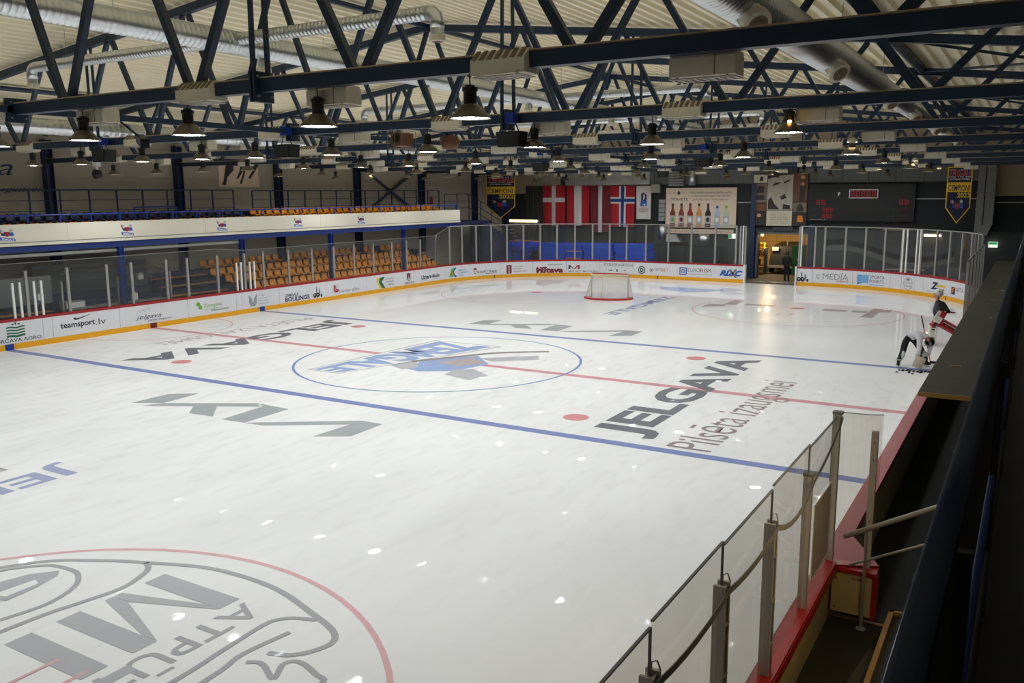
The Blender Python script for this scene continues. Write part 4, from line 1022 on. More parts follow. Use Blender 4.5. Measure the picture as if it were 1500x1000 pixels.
rail('handrail', 'thin grey lower rail above the cream gate', (14.44, -12.3, 1.12), (15.72, -12.3, 1.80), .015)
t = thing('gate_pole', 'thin grey pole on a floor flange in front of the cream gate', 'pole', (14.6, -12.3, .4))
MB().tube([(14.6, -12.3, .4), (14.6, -12.3, 1.58)], .018, 8).build('pole', 'post_alu', t); MB().lathe([(0, .012), (.05, .012), (.055, 0)], (14.6, -12.3, .4), 12).build('flange', 'galv_dull', t)
# ================================================================== RIGHT SIDE: platform, bench roof, viewer's balcony
o = st(MB().box(14.23, 15.9, -24, -12.12, -.02, .4).build('floor_platform', 'rubber'))
MB().box(14.23, 15.9, -12.14, -12.09, .36, .415).build('edge_strip', 'wood_edge', o)
MB().prism([(14.5, -15.2), (15.4, -15.3), (15.3, -13.0), (14.75, -12.7)], lambda u, v, d: (u, v, d), .4, .406).build('pale_patch', 'concrete', o)  # paler patch on the platform floor
o = st(MB().box(14.23, 15.9, -12.09, 32, -.05, .08).build('floor_walkway', 'rubber'))
t = thing('step_box', 'dark step with a yellow wooden rim under the balcony rail', 'step', (15.3, -13, .4))
MB().box(14.95, 15.74, -14.4, -12.55, .4, .76).build('body', 'rubber', t)
MB().box(14.90, 14.95, -14.4, -12.5, .74, .80).box(14.90, 15.74, -12.55, -12.5, .74, .80).build('rim', 'wood_edge', t)
MB().box(14.91, 14.95, -14.4, -14.34, .4, .74).box(14.91, 14.95, -13.5, -13.44, .4, .74).build('rim_post', 'wood_edge', t)
t = thing('bench_roof', 'dark carpeted roof over the right players bench', 'roof', (15.0, -6.8, 0))
MB().box(14.5, 15.62, -6.85, 24.0, 1.97, 2.0).build('roof_deck', 'roof_carpet', t)
MB().box(14.5, 15.62, -6.88, -6.85, 1.93, 2.0).build('front_edge', 'wood_edge', t)
for y in (-6.6, -1, 5, 11, 17, 23): MB().box(15.45, 15.55, y - .05, y + .05, 0, 1.95).build('support', 'navy_column', t)
for y in (-6.5, -.5, 5.5, 11.5, 17.5): MB().bar((14.55, y, 1.92), (15.55, y, 1.92), .06, .08).build('roof_beam', 'navy_steel', t)
for i, (x, y, wd, m) in enumerate(((14.75, -4.3, .2, 'wood_edge'), (14.95, 7.2, .28, 'bench_wood'), (15.1, 3.0, .06, 'print_white'), (15.15, 10.1, .07, 'print_white'), (14.9, 13.2, .12, 'bench_wood'))):
    o = MB().hexa([(x, y, 2.001), (x + wd, y + .02, 2.001), (x + wd, y + .09, 2.001), (x, y + .07, 2.001), (x, y, 2.008), (x + wd, y + .02, 2.012), (x + wd, y + .09, 2.008), (x, y + .07, 2.008)]).build('scrap', m, loc=(x, y, 2))
    tag(o, 'small pale scrap lying on the bench roof, %s from the near edge' % ORD[i], 'scrap', 'scraps on the bench roof')
for y0, y1, i in ((-6, -2, 0), (-1.5, 3, 1)):
    t = thing('players_bench', 'blue bench under the bench roof, %s from the near edge' % ORD[i], 'bench', (15.2, (y0 + y1) / 2, 0))
    MB().box(15.0, 15.35, y0, y1, .44, .48).build('seat_board', 'riser_navy', t)
    for y in (y0 + .3, y1 - .3): MB().box(15.05, 15.3, y - .03, y + .03, .08, .44).build('leg', 'navy_steel', t)
t = thing('tube_light', 'added fill light under the balcony edge over the players gate', 'lamp', (15.6, -14.5, 3.2))  # added light without a known fixture, brightens the back of the near boards
MB().box(15.52, 15.68, -15.3, -13.7, 3.16, 3.22).build('housing', 'cream_metal', t); MB().tube([(15.6, -15.2, 3.13), (15.6, -13.8, 3.13)], .03, 8).build('tube', 'fill_tube', t)
# balcony: slab, carpet, rail
o = st(MB().box(15.72, NB, -28, 31.5, 3.3, 3.6).build('floor_balcony', 'balcony_carpet'))
st(MB().box(15.68, 15.72, -28, 31.5, 3.22, 3.68).build('trim_shade_strip', 'black_plastic'))  # black strip standing in for the deep shadow under the rail
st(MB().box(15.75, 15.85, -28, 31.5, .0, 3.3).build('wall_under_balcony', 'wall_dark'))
t = thing('balcony_rail', 'long round dark blue handrail running beside the viewer', 'railing', (15.805, -10, 3.6))
MB().tube([(15.805, -27, 4.6), (15.805, 31, 4.6)], .024, 14).build('handrail', 'rail_navy', t, True)
MB().tube([(15.84, -27, 4.15), (15.84, 31, 4.15)], .012, 8).build('middle_rail', 'beam_blue', t, True)
MB().tube([(15.845, -27, 3.85), (15.845, 31, 3.85)], .012, 8).build('lower_rail', 'black_plastic', t, True)
for k in range(30):
    y = -26.2 + 1.95 * k
    MB().box(15.83, 15.855, y - .012, y + .012, 3.45, 4.585).build('post', 'black_plastic', t)
    MB().box(15.6, 15.72, y - .04, y + .04, 3.46, 3.70).build('bracket', 'beam_blue', t)

# ================================================================== LEFT STANDS
# terrace steps under the balcony, riser by riser
TR = [(-14.55, -15.25, .87), (-15.25, -15.95, 1.2), (-15.95, -16.6, 1.5), (-16.6, NX, 1.85)]
tb = None
for i, (a, b_, z) in enumerate(TR):
    o = st(MB().box(b_, a, -12, 21.0, -.05, z - .3).box(b_, a, -12, 21.0, z - .3, z).build('floor_terrace', 'riser_navy'))
st(MB().box(-14.5, NX, 21.0, 22.2, -.05, .3).build('floor_terrace_end', 'riser_navy'))
t = thing('terrace_stairs', 'yellow edged stairs at the far end of the left stand', 'stairs', (-15.6, 21.5, 0))
for i in range(5):
    MB().box(-14.7 - .5 * i - .5, -14.7 - .5 * i, 20.7, 22.0, 0, .42 + .3 * i).build('step', 'riser_navy', t)
    MB().box(-14.7 - .5 * i - .08, -14.69 - .5 * i, 20.7, 22.0, .34 + .3 * i, .43 + .3 * i).build('nosing', 'step_yellow', t)
def make_seat(m, nm='stadium_seat'):
    b = MB()
    # moulded shell: curved pan and back facing +x
    pr_ = [(.24, .09), (.21, .12), (.05, .10), (-.04, .11), (-.09, .18), (-.115, .29), (-.115, .36), (-.105, .39)]
    wd = [.17, .185, .19, .19, .195, .19, .165, .11]
    for (x, z), w_ in zip(pr_, wd): b.v += [(x, -w_, z + .03), (x - .01, -w_ * .5, z), (x - .01, w_ * .5, z), (x, w_, z + .03)]
    n = len(pr_)
    for i in range(n - 1):
        for k in range(3): a = i * 4 + k; b.f.append((a, a + 1, a + 5, a + 4)); b.mi.append(0)
    k0 = len(b.v)
    b.v += [(x - .02, y, z - .03) for x, y, z in b.v[:k0]]
    for i in range(n - 1):
        for k in range(3): a = k0 + i * 4 + k; b.f.append((a + 4, a + 5, a + 1, a)); b.mi.append(0)
    for i in range(n - 1):
        for k in (0, 3): a = i * 4 + k; b.f.append((a, a + 4, a + 4 + k0, a + k0) if k == 0 else (a + k0, a + 4 + k0, a + 4, a)); b.mi.append(0)
    for i in (0, n - 1):
        for k in range(3): a = i * 4 + k; b.f.append((a, a + k0, a + 1 + k0, a + 1)); b.mi.append(0)
    b.box(-.06, .12, -.05, .05, 0.0, .10)
    return b.build(nm, m, loc=(0, 0, 0), smooth=True)
seatY, seatN = make_seat('seat_yellow'), make_seat('seat_navy')
uy = [False, False]
def put_seat(x, y, z, lab, group, navy=False):
    s = seatN if navy else seatY
    if not uy[navy]: uy[navy] = True; o = s
    else: o = s.copy(); C.objects.link(o)
    o.location = (x, y, z); tag(o, lab, 'seat', group); return o
RN = ['front', 'second', 'third', 'top']
for r, (x, z) in enumerate(((-14.88, .87), (-15.58, 1.2), (-16.25, 1.5), (-16.92, 1.85))):
    ys_ = []; y = 20.4 - .3 * (r > 1)
    while y > (6.0 if r == 0 else 5.0): ys_.append(y); y -= .5
    for i, y in enumerate(ys_):
        if r == 3 and min(abs(y - q) for q in TY) < .42: continue
        nv = (r == 2 and i == 0) or (r == 3 and i in (0, 5))
        put_seat(x, y, z, '%s plastic seat, %s from the far end of the %s lower row' % ('navy' if nv else 'yellow', ORD[i], RN[r]), 'plastic seats of the %s lower row' % RN[r], nv)
# plank benches left of the seats
for i, (y0, y1) in enumerate(((-11, -3.6), (1.6, 4.6))):
    for r, (x, z) in enumerate(((-14.95, .87), (-15.6, 1.2), (-16.3, 1.5))):
        t = thing('plank_bench', 'orange plank bench, %s row of the %s group left of the yellow seats' % (RN[r], ('near', 'middle')[i]), 'bench', (x, (y0 + y1) / 2, z), 0, 'plank benches behind the left boards')
        MB().box(x - .16, x - .02, y0, y1, z + .16, z + .2).box(x + .0, x + .14, y0, y1, z + .16, z + .2).build('plank', 'bench_wood', t)
        k = y0 + .3
        while k < y1: MB().box(x - .12, x + .1, k - .02, k + .02, z, z + .16).build('leg', 'navy_steel', t); k += 1.6
o = MB().box(-15.0, -14.9, -9.5, -3.5, 1.35, 2.35).build('screen_panel', 'wall_grey', loc=(-14.95, -6.5, 1.35)); tag(o, 'grey panel behind the left door bars', 'panel')
# scorers' box
t = thing('scorers_box', 'glazed scorers box with a desk behind the left boards', 'booth', (-14.7, -1, 0))
for y in (-3.3, 1.4): MB().box(-16.2, -14.6, y - .008, y + .008, .5, 2.45).build('side_glass', 'glass_far', t)
MB().hexa([(-16.2, -3.3, 2.45), (-14.6, -3.3, 2.1), (-14.6, 1.4, 2.1), (-16.2, 1.4, 2.45), (-16.2, -3.3, 2.47), (-14.6, -3.3, 2.12), (-14.6, 1.4, 2.12), (-16.2, 1.4, 2.47)]).build('roof_glass', 'glass_far', t)
MB().box(-16.3, -16.2, -3.4, 1.5, .5, 2.6).build('back_panel', 'wall_lower', t)
MB().box(-15.05, -14.58, -3.1, 1.2, 1.02, 1.06).build('desk', 'crate_grey', t)
for y in (-3.3, -1.0, 1.4): MB().box(-14.64, -14.58, y - .03, y + .03, .5, 2.12).build('post', 'post_alu', t)
t = thing('switch_box', 'pale box on the scorers desk behind the left boards', 'box', (-14.7, -2.9, 1.06))
MB().box(-15.0, -14.62, -3.2, -2.4, 1.06, 1.34).build('case', 'crate_grey', t); MB().box(-14.62, -14.612, -3.15, -2.45, 1.1, 1.3).build('front', 'print_white', t)
for i, (x, y, z, s_, lab) in enumerate(((-15.2, .1, 1.06, .12, 'small light papers box on the scorers desk'), (-14.84, -4.0, 1.5, .1, 'small white wall box behind the left boards near the door bars'), (-16.13, 1.1, 1.75, .12, 'white pump bottle box on the wall behind the middle plank benches'))):
    t = thing('small_box', lab, 'box', (x, y, z)); MB().box(x - .06, x + .06, y - s_, y + s_, z, z + s_ * 2.2).build('case', 'print_white', t); MB().box(x - .07, x + .07, y - s_ * .6, y + s_ * .6, z + s_ * 2.2, z + s_ * 2.6).build('lid', 'print_lightgrey', t)

# ---- upper balcony
YB0, YB1 = -14.0, 22.4
st(MB().box(-15.6, -14.5, YB0, YB1, 3.5, 3.85).build('floor_upper_tier_edge', 'riser_navy'))
bal = st(MB().box(NX, -14.5, YB0, YB1, 3.35, 3.5).build('floor_upper_balcony', 'riser_navy'))
fa = thing('balcony_fascia', 'long cream balcony front with team emblems along the left', 'fascia', (-14.4, 4, 3.4))
for a, b_ in ((-14, -8.5), (-8.5, -3), (-3, 3.2), (3.2, 10.2), (10.2, 16.5), (16.5, 22.4)):
    MB().box(-14.5, -14.4, a + .004, b_ - .004, 3.62, 4.25).build('front_panel', 'fascia_white', fa)
MB().box(-14.48, -14.38, YB0, YB1, 3.50, 3.61).build('lower_strip', 'fascia_white', fa)
MB().tube([(-14.37, YB0, 3.62), (-14.37, YB1, 3.62)], .008, 5).build('cable', 'black_plastic', fa)
MB().box(-15.8, -14.44, YB1 - .06, YB1, 3.5, 4.25).build('end_panel', 'fascia_white', fa)
def emblem(f, par, s=1.0):
    """team emblem as plain patches: two pale gloves, red chest, blue sleeves, stick and name plate"""
    flat_on([circ(.12, .83, .12), circ(.78, .86, .12)], f, 'print_lightgrey', par, 'print')
    flat_on([[(.3, .75), (.68, .75), (.6, .38), (.4, .38)]] + stroke([(.02, .95), (.16, .6), (.32, .52)], .07), f, 'print_red', par, 'print')
    g = lambda u, v: tuple(Vector(f(u, v)) + (Vector(f(.5, .5)) - Vector(f(.5, .5))))
    flat_on([[(.12, .62), (.36, .7), (.36, .42), (.16, .45)], [(.64, .7), (.9, .7), (.94, .42), (.64, .42)]], f, 'print_blue', par, 'print')
for i, y in enumerate((-5.2, -.55, 4.08, 8.66, 13.22)):
    f = lambda u, v, y=y: (-14.396, y - .27 + .54 * u, 3.68 + .44 * v)
    emblem(f, fa)
    flat_on([[(.0, .36), (1.0, .2), (1.0, -.02), (.06, .06)]], lambda u, v, f=f: (-14.395,) + f(u, v)[1:], 'print_blue', fa, 'print')
    text_on('ZEMGALE', lambda u, v, f=f: (-14.394,) + f(u, v - .14 * u)[1:], .1, .94, .1, .3, 'print_white', fa, .03, 0, 'print')
bm = MB().box(-14.7, -14.47, YB0, YB1, 3.27, 3.46).build('balcony_beam', 'beam_blue', loc=(-14.6, 4, 3.2)); tag(bm, 'blue steel beam under the left balcony front', 'beam')
o = MB().hexa([(-15.4, -14, 3.0), (-14.5, -14, 3.1), (-14.5, 5.2, 3.1), (-15.4, 5.2, 3.0), (-15.4, -14, 3.05), (-14.5, -14, 3.2), (-14.5, 5.2, 3.2), (-15.4, 5.2, 3.05)]).build('balcony_soffit', 'galv_dull', loc=(-15, -4, 3)); tag(o, 'grey sheet metal soffit under the near part of the left balcony', 'soffit')
for i, y in enumerate((-12.8, -6.9, -.9, 5.15, 10.9, 16.8)):
    cb = MB(); cb.box(-14.54, -14.34, y - .1, y - .08, 0, 3.27).box(-14.54, -14.34, y + .08, y + .1, 0, 3.27).box(-14.455, -14.425, y - .08, y + .08, 0, 3.27)
    tag(cb.build('balcony_column', 'beam_blue', loc=(-14.44, y, 0)), 'blue column under the left balcony, %s from the near end' % ORD[i], 'column', 'columns under the left balcony')
def railing(label, x, y0, y1, zb, zt, step, mids, m, both=False):
    t = thing('railing', label, 'railing', (x, (y0 + y1) / 2, zb))
    MB().tube([(x, y0, zt), (x, y1, zt)], .028, 8).build('top_rail', m, t)
    for z in mids: MB().tube([(x, y0, z), (x, y1, z)], .014, 6).build('middle_rail', m, t)
    n = max(1, round((y1 - y0) / step))
    for k in range(n + 1):
        y = y0 + (y1 - y0) * k / n
        MB().box(x - .025, x + .025, y - .025, y + .025, zb, zt - .02).build('post', m, t)
    return t
railing('bright blue front railing of the left balcony', -14.6, -14, 22.3, 3.9, 4.55, 1.2, (), 'rail_blue')
railing('dark blue back railing behind the near upper seats', -16.6, -14, 6.75, 4.0, 5.45, 1.2, (5.05, 4.65), 'navy_column')
railing('dark blue back railing behind the far upper seats', -16.6, 7.9, 23.3, 4.0, 5.42, 1.2, (5.0, 4.62), 'navy_column')
st(MB().box(NX, -16.3, YB0, YB1, 3.5, 4.45).build('floor_upper_tier', 'riser_navy'))
st(MB().box(-16.3, -15.6, YB0, YB1, 3.5, 4.18).build('floor_upper_tier_front', 'riser_navy'))
for r, (x, z) in enumerate(((-15.3, 3.85), (-15.95, 4.18))):
    y = 21.9; i = 0
    while y > -8:
        nv = y < 6.4
        if not (6.4 < y < 7.2):
            put_seat(x, y, z, '%s plastic seat, %s from the far end of the %s upper row' % ('navy' if nv and r else 'yellow', ORD[i], ('front', 'back')[r]), 'plastic seats of the %s upper row' % ('front', 'back')[r], bool(nv and r))
        y -= .5; i += 1
railing('small bright blue gate rail among the near upper seats', -15.6, .7, 2.7, 4.1, 4.75, 2.0, (), 'rail_blue')
t = thing('stair_railing', 'dark railing sloping down the stairs beyond the left balcony', 'railing', (-16.4, 25, 3.5))
for z in (4.3, 4.75, 5.2): MB().tube([(-16.4, 23.6, z), (-16.4, 26.4, z), (-16.4, 30.6, z - 1.5)], .022, 6).build('rail_bar', 'navy_column', t)
for y, d in ((23.6, 0), (25, 0), (26.4, 0), (27.8, .5), (29.2, 1), (30.6, 1.5)): MB().box(-16.42, -16.38, y - .02, y + .02, 3.5 - d, 5.2 - d).build('post', 'navy_column', t)
o = st(MB().box(NX, -14.6, 22.4, 26.4, 3.3, 3.5).build('floor_landing', 'riser_navy'))
t = thing('landing_stairs', 'dark stairs going down from the far end of the left balcony', 'stairs', (-16.8, 28, 0))
for k in range(7): MB().box(-16.3, -15.4, 26.4 + k * .47, 26.4 + (k + 1) * .47, 0, 3.4 - .18 * k).build('step', 'riser_navy', t)
# ================================================================== FAR END
def fy(d): return YW - .13 - d
def flag(name, lab, x0, x1, z0, z1, bands, folds=.03):
    """hanging cloth split in patches: bands = list of (u0, u1, v0, v1, material), v from the top"""
    t = thing(name, lab, 'flag', ((x0 + x1) / 2, fy(.25), z0))
    def surf(u, v, off=0.0):
        x = x0 + (x1 - x0) * u + .02 * math.sin(v * 5) * (u - .5); y = fy(.25) + folds * math.sin(u * 17 + v * 2) * (.3 + v) - off
        return (x, y, z1 - (z1 - z0) * v)
    for u0, u1, v0, v1, m in bands:
        b = MB(); nu, nv = max(2, int((u1 - u0) * 16)), max(2, int((v1 - v0) * 8))
        for off in (0, -.012):
            k0 = len(b.v)
            for j in range(nv + 1):
                for i in range(nu + 1): b.v.append(surf(u0 + (u1 - u0) * i / nu, v0 + (v1 - v0) * j / nv, off))
            for j in range(nv):
                for i in range(nu): a = k0 + j * (nu + 1) + i; b.f.append((a, a + 1, a + nu + 2, a + nu + 1)); b.mi.append(0)
        b.build('cloth_field', m, t, True)
    MB().tube([(x0, fy(.25), z1 + .01), (x1, fy(.25), z1 + .01)], .015, 6).build('hanging_rod', 'wood_edge', t)
    for x in (x0 + .08, x1 - .08): MB().tube([(x, fy(.25), z1 + .01), (x, YW, z1 + .03)], .008, 4).build('hook', 'black_plastic', t)
    return t, surf
R_, W_, B_, Q_ = 'flag_red', 'flag_white', 'flag_blue', 'flag_maroon'
flag('cross_flag', 'red flag with a white cross, leftmost of the hanging flags', -13.69, -11.95, 3.0, 5.72,
     [(0, .40, 0, .30, R_), (.58, 1, 0, .30, R_), (0, .40, .41, 1, R_), (.58, 1, .41, 1, R_), (.40, .58, 0, 1, W_), (0, .40, .30, .41, W_), (.58, 1, .30, .41, W_)])
flag('striped_flag', 'red flag with a broad white middle stripe, second from left', -11.82, -10.1, 3.03, 5.70, [(0, .34, 0, 1, R_), (.34, .66, 0, 1, W_), (.66, 1, 0, 1, R_)])
flag('striped_flag', 'maroon flag with a narrow white stripe, longest of the flags', -10.02, -8.55, 2.6, 5.69, [(0, .40, 0, 1, Q_), (.40, .60, 0, 1, W_), (.60, 1, 0, 1, Q_)])
flag('cross_flag', 'red flag with a white edged blue cross, fourth from left', -8.53, -6.8, 2.98, 5.66,
     [(0, .36, 0, .27, R_), (.64, 1, 0, .27, R_), (0, .36, .43, 1, R_), (.64, 1, .43, 1, R_), (.43, .57, 0, 1, B_), (0, .43, .31, .39, B_), (.57, 1, .31, .39, B_),
      (.36, .43, 0, .31, W_), (.57, .64, 0, .31, W_), (.36, .43, .39, 1, W_), (.57, .64, .39, 1, W_), (0, .36, .27, .31, W_), (.64, 1, .27, .31, W_), (0, .36, .39, .43, W_), (.64, 1, .39, .43, W_)])
t, sf = flag('club_flag', 'white hanging flag with a blue player badge, rightmost of the flags', -6.68, -5.65, 3.5, 5.65, [(0, 1, 0, 1, W_)])
ff = lambda u, v: sf(u, 1 - v, .03); fg = lambda u, v: sf(u, 1 - v, .036)
flat_on([[(.34, .5), (.34, .76), (.5, .8), (.7, .74), (.7, .5)]], ff, 'print_navy', t, 'print'); flat_on([[(.3, .42), (.34, .39), (.68, .39), (.72, .42), (.72, .53), (.5, .58), (.3, .5)]], fg, 'print_blue', t, 'print')
flat_on([[(.46, .58), (.5, .68), (.46, .74), (.55, .76), (.6, .68), (.55, .6)]], fg, 'print_white', t, 'print')
text_on('IIHF', fg, .38, .64, .42, .47, 'print_white', t, .03)
for k, q in enumerate(('FEDERATION', 'ICE HOCKEY', 'MEMBER')): text_on(q, ff, .16 + .03 * k, .86 - .03 * k, .31 - k * .045, .34 - k * .045, 'print_red' if k == 1 else 'print_grey', t, .01)

def champ(lab, x0, x1, z0, z1, year, y):
    t = thing('champion_banner', lab, 'banner', ((x0 + x1) / 2, y, z0)); zs = z0 + (z1 - z0) * .28; xm = (x0 + x1) / 2
    out = [(x0, z1), (x1, z1), (x1, zs), (xm, z0), (x0, zs)]
    MB().prism(out, lambda u, v, d: (u, d, v), y, y + .012).build('border', 'banner_yellow', t)
    e = .05
    MB().prism([(x0 + e, z1 - e), (x1 - e, z1 - e), (x1 - e, zs + .02), (xm, z0 + e * 1.4), (x0 + e, zs + .02)], lambda u, v, d: (u, d, v), y - .008, y - .002).build('cloth', 'banner_navy', t)
    f = lambda u, v, o=.012: (x0 + (x1 - x0) * u, y - o, z0 + (z1 - z0) * v)
    flat_on([rect(.03, .97, .56, .73)], f, 'banner_yellow', t, 'print')
    g = lambda u, v: f(u, v, .018)
    text_on('ZEMGALE', f, .06, .96, .815, .96, 'print_lightgrey', t, .055); text_on('ZEMGALE', g, .08, .94, .832, .945, 'print_red', t, .03)
    text_on('LATVIJAS HOKEJA', f, .12, .9, .765, .80, 'print_white', t, .02)
    text_on('ČEMPIONI', g, .07, .93, .58, .72, 'banner_navy', t, .01); text_on(year, f, .45, .96, .46, .55, 'banner_yellow', t, .03)
    emblem(lambda u, v: f(.2 + .56 * u, .16 + .27 * v), t)
    MB().tube([(x0, y, z1 + .02), (x1, y, z1 + .02)], .018, 6).build('hanging_rod', 'wood_edge', t)
    for x in (x0 + .1, x1 - .1): MB().tube([(x, y, z1), (x, 28.14, 6.6)], .006, 4).build('cord', 'black_plastic', t)
champ('navy champion banner with a yellow border reading 2022, left of the flags', -16.2, -13.95, 3.55, 6.45, '2022', 28.25)
champ('navy champion banner with a yellow border reading 2023, at the far right', 11.86, 13.0, 3.55, 6.4, '2023', 28.25)

# drinks billboard
t = thing('billboard', 'pale peach billboard with a row of seven bottles', 'billboard', (-2.4, fy(.1), 3.0))
MB().box(-4.68, -.07, fy(.12), fy(.02), 3.0, 5.5).build('sheet', 'poster_peach', t); MB().box(-4.66, -.2, fy(.12), fy(.02), 2.62, 2.9).build('lower_sheet', 'poster_peach', t)
f = lambda u, v: (-4.68 + 4.61 * u, fy(.125), 3.0 + 2.5 * v); g = lambda u, v: (-4.68 + 4.61 * u, fy(.132), 3.0 + 2.5 * v)
text_on('TĒRVETE', f, .07, .32, .68, .76, 'print_black', t, .0); flat_on(ring(.19, .87, .03, .036, 18, sx=.55 * 1.5) , f, 'print_black', t, 'print')
flat_on([[(.18, .82), (.205, .84), (.205, .9), (.185, .94), (.17, .88)]] + [rect(.1, .14, .868, .874), rect(.24, .28, .868, .874)], f, 'print_black', t, 'print')
for k, q in enumerate(('Alus un bezalkoholiskie dzērieni lieliskām uzvarām', 'un neaizmirstamām emocijām mūsu ledus hallē,', 'garantējam izcilu mirkli baudījumu!')): text_on(q, f, .35 + .02 * k, .93 - .02 * k, .855 - k * .09, .91 - k * .09, 'print_dkgreen', t, .0, .15)
for k, (m, lm) in enumerate((('bottle_brown', 'print_lime'), ('bottle_brown', 'print_dkred'), ('bottle_red', 'print_white'), ('bottle_amber', 'print_white'), ('bottle_dark', 'print_black'), ('bottle_clear', 'print_white'), ('bottle_green', 'print_white'))):
    u = .105 + k * .127; s_ = .04; top = .60 if k < 5 else .54
    flat_on([[(u - s_, .02), (u + s_, .02), (u + s_, .36), (u + s_ * .45, .46), (u + s_ * .35, top), (u - s_ * .35, top), (u - s_ * .45, .46), (u - s_, .36)]], f, m, t, 'print')
    flat_on([rect(u - s_ * .95, u + s_ * .95, .1, .3)], g, 'print_lightgrey', t, 'print'); flat_on([circ(u, .2, s_ * .6, ry=.06)], lambda a, b_: (g(a, b_)[0], g(a, b_)[1] - .004, g(a, b_)[2]), lm, t, 'print')
    flat_on([rect(u - s_ * .42, u + s_ * .42, top - .05, top + .01)], g, 'print_blue' if k == 5 else 'print_lime' if k == 6 else 'print_black', t, 'print')
text_on('Alkohola lietošanai ir negatīva ietekme. Atbildīgi baudi.', lambda u, v: (-4.6 + 4.3 * u, fy(.125), 2.62 + .28 * v), .03, .97, .35, .62, 'print_black', t, .0)
# collage poster
t = thing('collage_poster', 'tall collage poster of hockey photographs over the far opening', 'poster', (2.6, fy(.1), 3.2))
MB().box(.97, 4.2, fy(.1), fy(.03), 3.18, 6.28).build('backing', 'board_black', t)
def pp(u0, u1, v0, v1, m, nm='photo'):
    return MB().box(.97 + 3.23 * u0, .97 + 3.23 * u1, fy(.115), fy(.1), 3.18 + 3.1 * v0, 3.18 + 3.1 * v1).build(nm, m, t)
pp(.0, .25, .83, .99, 'poster_cream'); pp(.0, .25, .45, .82, 'photo_mid'); pp(.0, .25, .28, .43, 'photo_brown'); pp(.0, .25, .01, .27, 'photo_dark')
pp(.26, .73, .3, .99, 'photo_soft'); pp(.26, .73, .0, .29, 'poster_cream'); pp(.74, .99, .47, .99, 'photo_brown'); pp(.74, .99, .27, .45, 'photo_mid'); pp(.74, .99, .01, .26, 'photo_dark')
f = lambda u, v: (.97 + 3.23 * u, fy(.12), 3.18 + 3.1 * v); g = lambda u, v: (.97 + 3.23 * u, fy(.126), 3.18 + 3.1 * v)
flat_on([[(.1, .87), (.16, .86), (.18, .94), (.13, .96)], [(.06, .63), (.2, .63), (.2, .76), (.1, .78)], [(.05, .5), (.22, .5), (.2, .6), (.06, .6)], [(.28, .32), (.5, .32), (.4, .42), (.33, .56), (.28, .5)], [(.55, .32), (.7, .32), (.68, .4), (.56, .42)],
         [(.84, .48), (.94, .48), (.95, .74), (.86, .78)], [(.8, .28), (.95, .28), (.9, .42), (.84, .42)]], f, 'photo_dark', t, 'print')
flat_on([circ(.9, .93, .04, ry=.035), circ(.12, .2, .04, ry=.035), circ(.9, .8, .03)], f, 'skin', t, 'print'); flat_on([[(.82, .08), (.94, .08), (.92, .2), (.84, .2)]], f, 'print_orange', t, 'print')
flat_on([[(.34, .76), (.46, .8), (.5, .84), (.4, .83)], [(.54, .8), (.66, .86), (.68, .9), (.58, .86)], [(.5, .56), (.58, .62), (.62, .54), (.52, .5)], [(.26, .9), (.5, .97), (.72, .98), (.72, .99), (.26, .99)]], f, 'photo_dark', t, 'print')
for k in range(7): text_on(('Hokejs ir mūsu', 'dzīve un kaislība', 'kopā mēs esam', 'viena komanda', 'kas cīnās līdz', 'pēdējai sekundei', 'uz ledus laukuma')[k], f, .34, .66, .25 - k * .034, .268 - k * .034, 'print_black', t, .0)
# scoreboard
t = thing('scoreboard', 'wide black scoreboard with unlit red digits on the far wall', 'scoreboard', (7.1, fy(.2), 3.5))
MB().box(4.25, 10.05, fy(.22), fy(.02), 3.5, 5.62).build('case', 'board_black', t)
f = lambda u, v: (4.25 + 5.8 * u, fy(.226), 3.5 + 2.12 * v); g = lambda u, v: (4.25 + 5.8 * u, fy(.232), 3.5 + 2.12 * v)
fr = MB()
for a, b_, c, d in ((.395, .665, .84, .86), (.395, .665, .62, .64), (.395, .402, .62, .86), (.658, .665, .62, .86)): fr.box(4.25 + 5.8 * a, 4.25 + 5.8 * b_, fy(.25), fy(.22), 3.5 + 2.12 * c, 3.5 + 2.12 * d)
fr.build('clock_frame', 'post_white', t)
def digits(s, u, v, du, dv, m):
    SEG = {'0': 'abcdef', '8': 'abcdefg', '1': 'bc', '3': 'abgcd', '2': 'abged'}
    for i, ch in enumerate(s):
        sh = []; w_ = du * .7; th = du * .16
        a0, b0 = u + i * du, v
        for sg in SEG[ch]:
            sh.append({'a': rect(a0, a0 + w_, b0 + dv - dv * .14, b0 + dv), 'd': rect(a0, a0 + w_, b0, b0 + dv * .14), 'g': rect(a0, a0 + w_, b0 + dv * .43, b0 + dv * .57),
                       'f': rect(a0, a0 + th, b0 + dv / 2, b0 + dv), 'e': rect(a0, a0 + th, b0, b0 + dv / 2), 'b': rect(a0 + w_ - th, a0 + w_, b0 + dv / 2, b0 + dv), 'c': rect(a0 + w_ - th, a0 + w_, b0, b0 + dv / 2)}[sg])
        flat_on(sh, f, m, t, 'digit')
text_on('P', f, .29, .31, .68, .79, 'print_white', t, .03)
digits('88888', .41, .66, .05, .16, 'led_red'); digits('88', .085, .45, .05, .13, 'led_red'); digits('88', .86, .45, .05, .13, 'led_red')
for r in range(2):
    digits('888', .15, .25 - r * .17, .035, .12, 'led_red'); digits('88', .04, .25 - r * .17, .035, .12, 'led_green'); digits('88', .76, .25 - r * .17, .035, .12, 'led_green'); digits('888', .87, .25 - r * .17, .035, .12, 'led_off')
digits('888', .46, .25, .035, .1, 'led_off')
text_on('latvijas hokejs lv', f, .03, .18, -.02 + .04, .055, 'print_lightgrey', t, .0)
